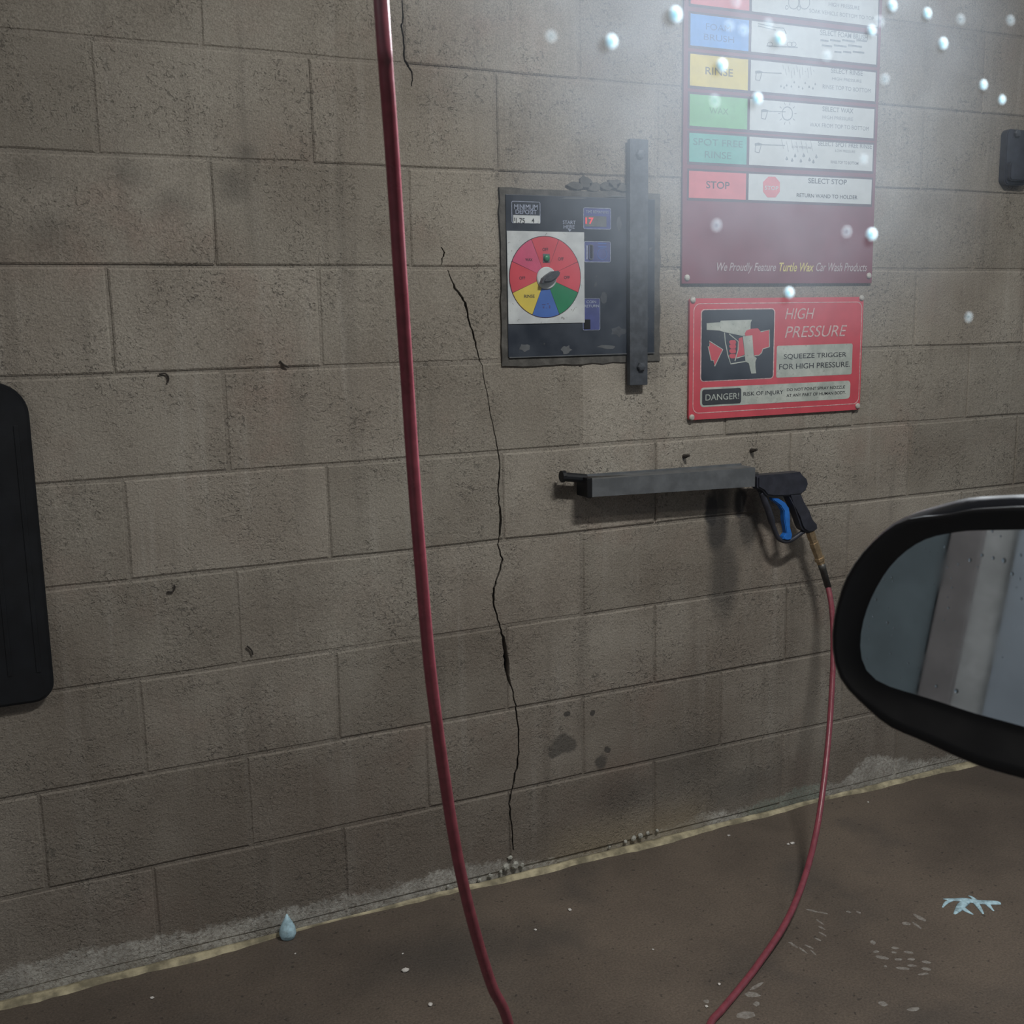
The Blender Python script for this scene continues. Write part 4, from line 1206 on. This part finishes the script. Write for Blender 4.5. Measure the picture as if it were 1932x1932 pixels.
def radial(poly, c, M_=72):
    out = []
    for k in range(M_):
        an = 2 * math.pi * k / M_
        dx, dy = math.cos(an), math.sin(an)
        best = None
        for i in range(len(poly)):
            (ax, ay), (bx, by) = poly[i], poly[(i + 1) % len(poly)]
            ex, ey = bx - ax, by - ay
            den = dx * ey - dy * ex
            if abs(den) < 1e-9: continue
            t = ((ax - c[0]) * ey - (ay - c[1]) * ex) / den
            s = ((ax - c[0]) * dy - (ay - c[1]) * dx) / den
            if t > 0 and -1e-6 <= s <= 1 + 1e-6: best = t if best is None else max(best, t)
        out.append(best)
    out = [(out[i - 1] + 2 * out[i] + out[(i + 1) % M_]) / 4 for i in range(M_)]
    return [(c[0] + r * math.cos(2 * math.pi * k / M_), c[1] + r * math.sin(2 * math.pi * k / M_)) for k, r in enumerate(out)]
cc = (1895, 1195)
def lowered(q):                                     # the bezel stops short of the painted shell along the top
    return (q[0], q[1] + 21 * min(1, max(0, (q[0] - 1700) / 80))) if q[1] < 1100 else q
O3 = [onPlane(x, y, MP, MN) for x, y in radial([lowered(q) for q in outer_px], cc)]
H3 = [onPlane(x, y, MP - MN * .02, MN) for x, y in radial([q if q[1] < 1000 else (q[0] + (cc[0] - q[0]) * .02, q[1] + (cc[1] - q[1]) * .02) for q in outer_px], cc)]
GP = MP - MN * 0.012
G3 = [onPlane(x, y, GP, MN) for x, y in radial(glass_px, cc)]
ctr = sum(O3, Vector()) / len(O3)
mir = thing('wing_mirror', 'black car wing mirror with wet glass at the right edge', 'mirror', ctr)
n = len(O3)
def loft(rings, cap_first=False, cap_last=True):
    vs = [v for r in rings for v in r]
    fs = []
    for q in range(len(rings) - 1):
        for i in range(n):
            j = (i + 1) % n
            fs.append((q * n + i, q * n + j, (q + 1) * n + j, (q + 1) * n + i))
    if cap_last: fs.append(tuple(range((len(rings) - 1) * n, len(rings) * n)))
    if cap_first: fs.append(tuple(range(n))[::-1])
    me = mesh([v - ctr for v in vs], fs)
    bm = bmesh.new(); bm.from_mesh(me); bmesh.ops.recalc_face_normals(bm, faces=bm.faces[:]); bm.to_mesh(me); bm.free()
    return me
def ring3(src, s, d):
    return [ctr + (v - ctr) * s - MN * d for v in src]
gc = sum(G3, Vector()) / n
obj('bezel', loft([[o_ + (g_ - o_) * 0.0 - MN * .004 for o_, g_ in zip(O3, G3)], ring3(O3, .992, -.0005), [o_ * .72 + g_ * .28 + MN * .0032 for o_, g_ in zip(O3, G3)], [o_ * .2 + g_ * .8 + MN * .001 for o_, g_ in zip(O3, G3)],
                   [gc + (g_ - gc) * 1.0 for g_ in G3], [gc + (g_ - gc) * .985 - MN * .004 for g_ in G3]], False, False), M['matte_black'], mir, True)
obj('mirror_glass', loft([[gc + (g_ - gc) * .996 for g_ in G3], [gc + (g_ - gc) * .996 - MN * .003 for g_ in G3]], True, True), M['mirror'], mir)
obj('housing', loft([ring3(O3, 1.0, .0045), [o_ * .35 + h_ * .65 + MN * .004 for o_, h_ in zip(O3, H3)], H3, ring3(O3, .985, .045), ring3(O3, .88, .07), ring3(O3, .72, .088), ring3(O3, .45, .1), ring3(O3, .15, .104)]), M['gloss_black'], mir, True)
# arm back to the door
ar0 = ctr + RGT * 0.1 - UPV * 0.085 - MN * .05
armend = Vector((ar0.x + 0.04, -1.86, ar0.z - .03))
obj('mirror_arm', tube([v - ctr for v in (ar0, lerp(ar0, armend, .5) , armend)], [.03, .026, .034], 12), M['matte_black'], mir, True)

# water drops beaded on the mirror glass (photo positions taken on the glass plane)
def mz(x, y): return 1540 + x / 3.219, 900 + y / 3.219
mdrops = [(660, 435, 4), (690, 455, 3), (735, 460, 4), (782, 425, 7), (935, 505, 9), (1008, 475, 8), (1075, 492, 8), (1140, 508, 12), (1190, 588, 9), (1240, 475, 8), (1235, 618, 6), (862, 530, 5), (798, 548, 5),
          (820, 615, 4), (825, 672, 5), (798, 730, 4), (803, 795, 6), (775, 868, 3), (458, 610, 6), (465, 632, 5), (410, 622, 5), (362, 745, 7), (435, 795, 4), (345, 845, 6), (432, 885, 8), (470, 918, 5), (318, 910, 3),
          (460, 962, 4), (322, 985, 4), (450, 1072, 5), (305, 1105, 5), (560, 1130, 3), (730, 1270, 8), (852, 1300, 11), (620, 1160, 3), (1130, 1095, 4), (1120, 360, 5), (1070, 330, 6), (1215, 672, 5), (1245, 740, 7), (980, 545, 4), (715, 650, 4), (508, 1225, 3)]
domem = bpy.data.meshes.new('m')
bm = bmesh.new()
bmesh.ops.create_uvsphere(bm, u_segments=14, v_segments=8, radius=1)
bmesh.ops.bisect_plane(bm, geom=bm.verts[:] + bm.edges[:] + bm.faces[:], plane_co=(0, 0, 0), plane_no=(0, 0, -1), clear_outer=True)
bmesh.ops.holes_fill(bm, edges=[e for e in bm.edges if e.is_boundary], sides=0)
for v in bm.verts: v.co.z *= .55
bm.to_mesh(domem); bm.free()
domem.materials.append(M['water'])
for p in domem.polygons: p.use_smooth = len(p.vertices) < 6
zq = MN.to_track_quat('Z', 'Y').to_euler()
for x, y, r in mdrops:
    P = onPlane(*mz(x, y), GP, MN)
    o = obj('water_drop', domem)
    o.location = P + MN * .0001
    s = max(r, 4) * 1.0 / 3.219 * 0.86 / FPX * 1.15
    o.scale = (s, s * 1.15, s); o.rotation_euler = zq
    tag(o, 'small water drop beaded on the wing mirror glass', 'water drop', 'water drops on the wing mirror glass')

# ------------------------------------------------------------------ car side window
WY = -1.9
cs = [onY(x, y, WY) for x, y in ((-30, -30), (1960, -30), (-30, 1960), (1960, 1960))]
gx0, gx1 = min(v.x for v in cs) - .04, max(v.x for v in cs) + .05
gz0, gz1 = min(v.z for v in cs) - .03, max(v.z for v in cs) + .05
win = thing('car_window', 'clear car side window in front of the whole view, glare haze painted in at upper right', 'window', ((gx0 + gx1) / 2, WY, gz0))
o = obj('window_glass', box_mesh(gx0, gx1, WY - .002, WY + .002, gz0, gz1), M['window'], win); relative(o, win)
for nm, a in (('window_seal', (gx0 - .02, gx0, WY - .012, WY + .012, gz0 - .02, gz1 + .02)), ('window_seal', (gx1, gx1 + .02, WY - .012, WY + .012, gz0 - .02, gz1 + .02)),
              ('window_seal', (gx0, gx1, WY - .012, WY + .012, gz0 - .02, gz0)), ('window_seal', (gx0, gx1, WY - .012, WY + .012, gz1, gz1 + .02))):
    o = obj(nm, box_mesh(*a, .003), M['matte_black'], win); relative(o, win)
# drops on the outside of the window: px, py, radius px, bulge, what sets it apart
wdrops = [(1275, 27, 17, .6, 'large bright drop just left of the menu sign top'), (1154, 78, 15, .6, 'bright drop over bare blocks, leftmost of the bright window drops'),
          (1362, 123, 14, .6, 'bright drop over the yellow rinse cell'), (1429, 186, 13, .6, 'bright drop at the corner between green cell and white wax cell'),
          (1471, 73, 14, .6, 'bright drop over the brush picture right of the blue cell'), (1376, 48, 11, .2, 'faint drop near the middle of the blue cell'),
          (1403, 57, 11, .2, 'faint drop at the right edge of the blue cell'), (1645, 57, 11, .5, 'ringed drop over the right end of the foam brush row'),
          (1684, 10, 12, .5, 'bright drop just right of the menu sign top'), (1750, 25, 11, .55, 'bright drop on the wall, second right of the menu sign top'),
          (1780, 82, 12, .6, 'bright drop right of the menu sign level with its foam brush row'), (1856, 160, 10, .55, 'bright drop high at right above the wall clip'),
          (1891, 188, 9, .45, 'small ringed drop closest above the wall clip'), (1560, 105, 11, .2, 'faint drop between the foam brush and rinse rows'),
          (1670, 149, 11, .2, 'faint drop on the sign edge at the rinse row'), (1645, 442, 14, .6, 'large bright drop on the lower right edge of the menu sign'),
          (1489, 552, 12, .6, 'bright drop in the gap between menu sign and warning sign'), (1813, 36, 10, .2, 'faint drop between two bright drops at the upper right'),
          (1660, 40, 11, .25, 'faint drop touching the ringed drop by the foam brush row'), (1450, 45, 11, .2, 'faint drop over the upper left of the brush picture'),
          (1349, 190, 13, .12, 'very faint drop over the green cell'), (1630, 300, 10, .12, 'very faint drop over the right end of the spot free row'),
          (1828, 598, 10, .12, 'very faint drop on the wall right of the warning sign'), (1352, 425, 12, .12, 'very faint drop on the left of the plain maroon area'),
          (1598, 437, 12, .12, 'very faint drop on the right of the plain maroon area'), (1040, 68, 12, .1, 'very faint drop over blocks, leftmost of all window drops'),
          (1907, 38, 10, .15, 'very faint drop in the upper right corner'), (1388, 2, 12, .3, 'drop over the red cell at the top edge')]
dome_glow = domem.copy(); dome_glow.materials.clear(); dome_glow.materials.append(M['painted_glow_water'])
dome_thin = domem.copy(); dome_thin.materials.clear(); dome_thin.materials.append(M['thin_water'])
for i, (px, py, r, fl, lab) in enumerate(wdrops):
    P = onY(px, py, WY + .002)
    o = obj('water_drop', dome_glow if fl > .4 else dome_thin)
    s = r * (P - CAM).dot(FWD) / FPX * .8
    o.location = P + Vector((0, .0001, 0))
    o.scale = (s, s * 1.08, s * fl * 1.4); o.rotation_mode = 'ZYX'; o.rotation_euler = (math.radians(-90), 0, 0.3 * i)
    tag(o, lab, 'water drop', 'water drops on the car window')
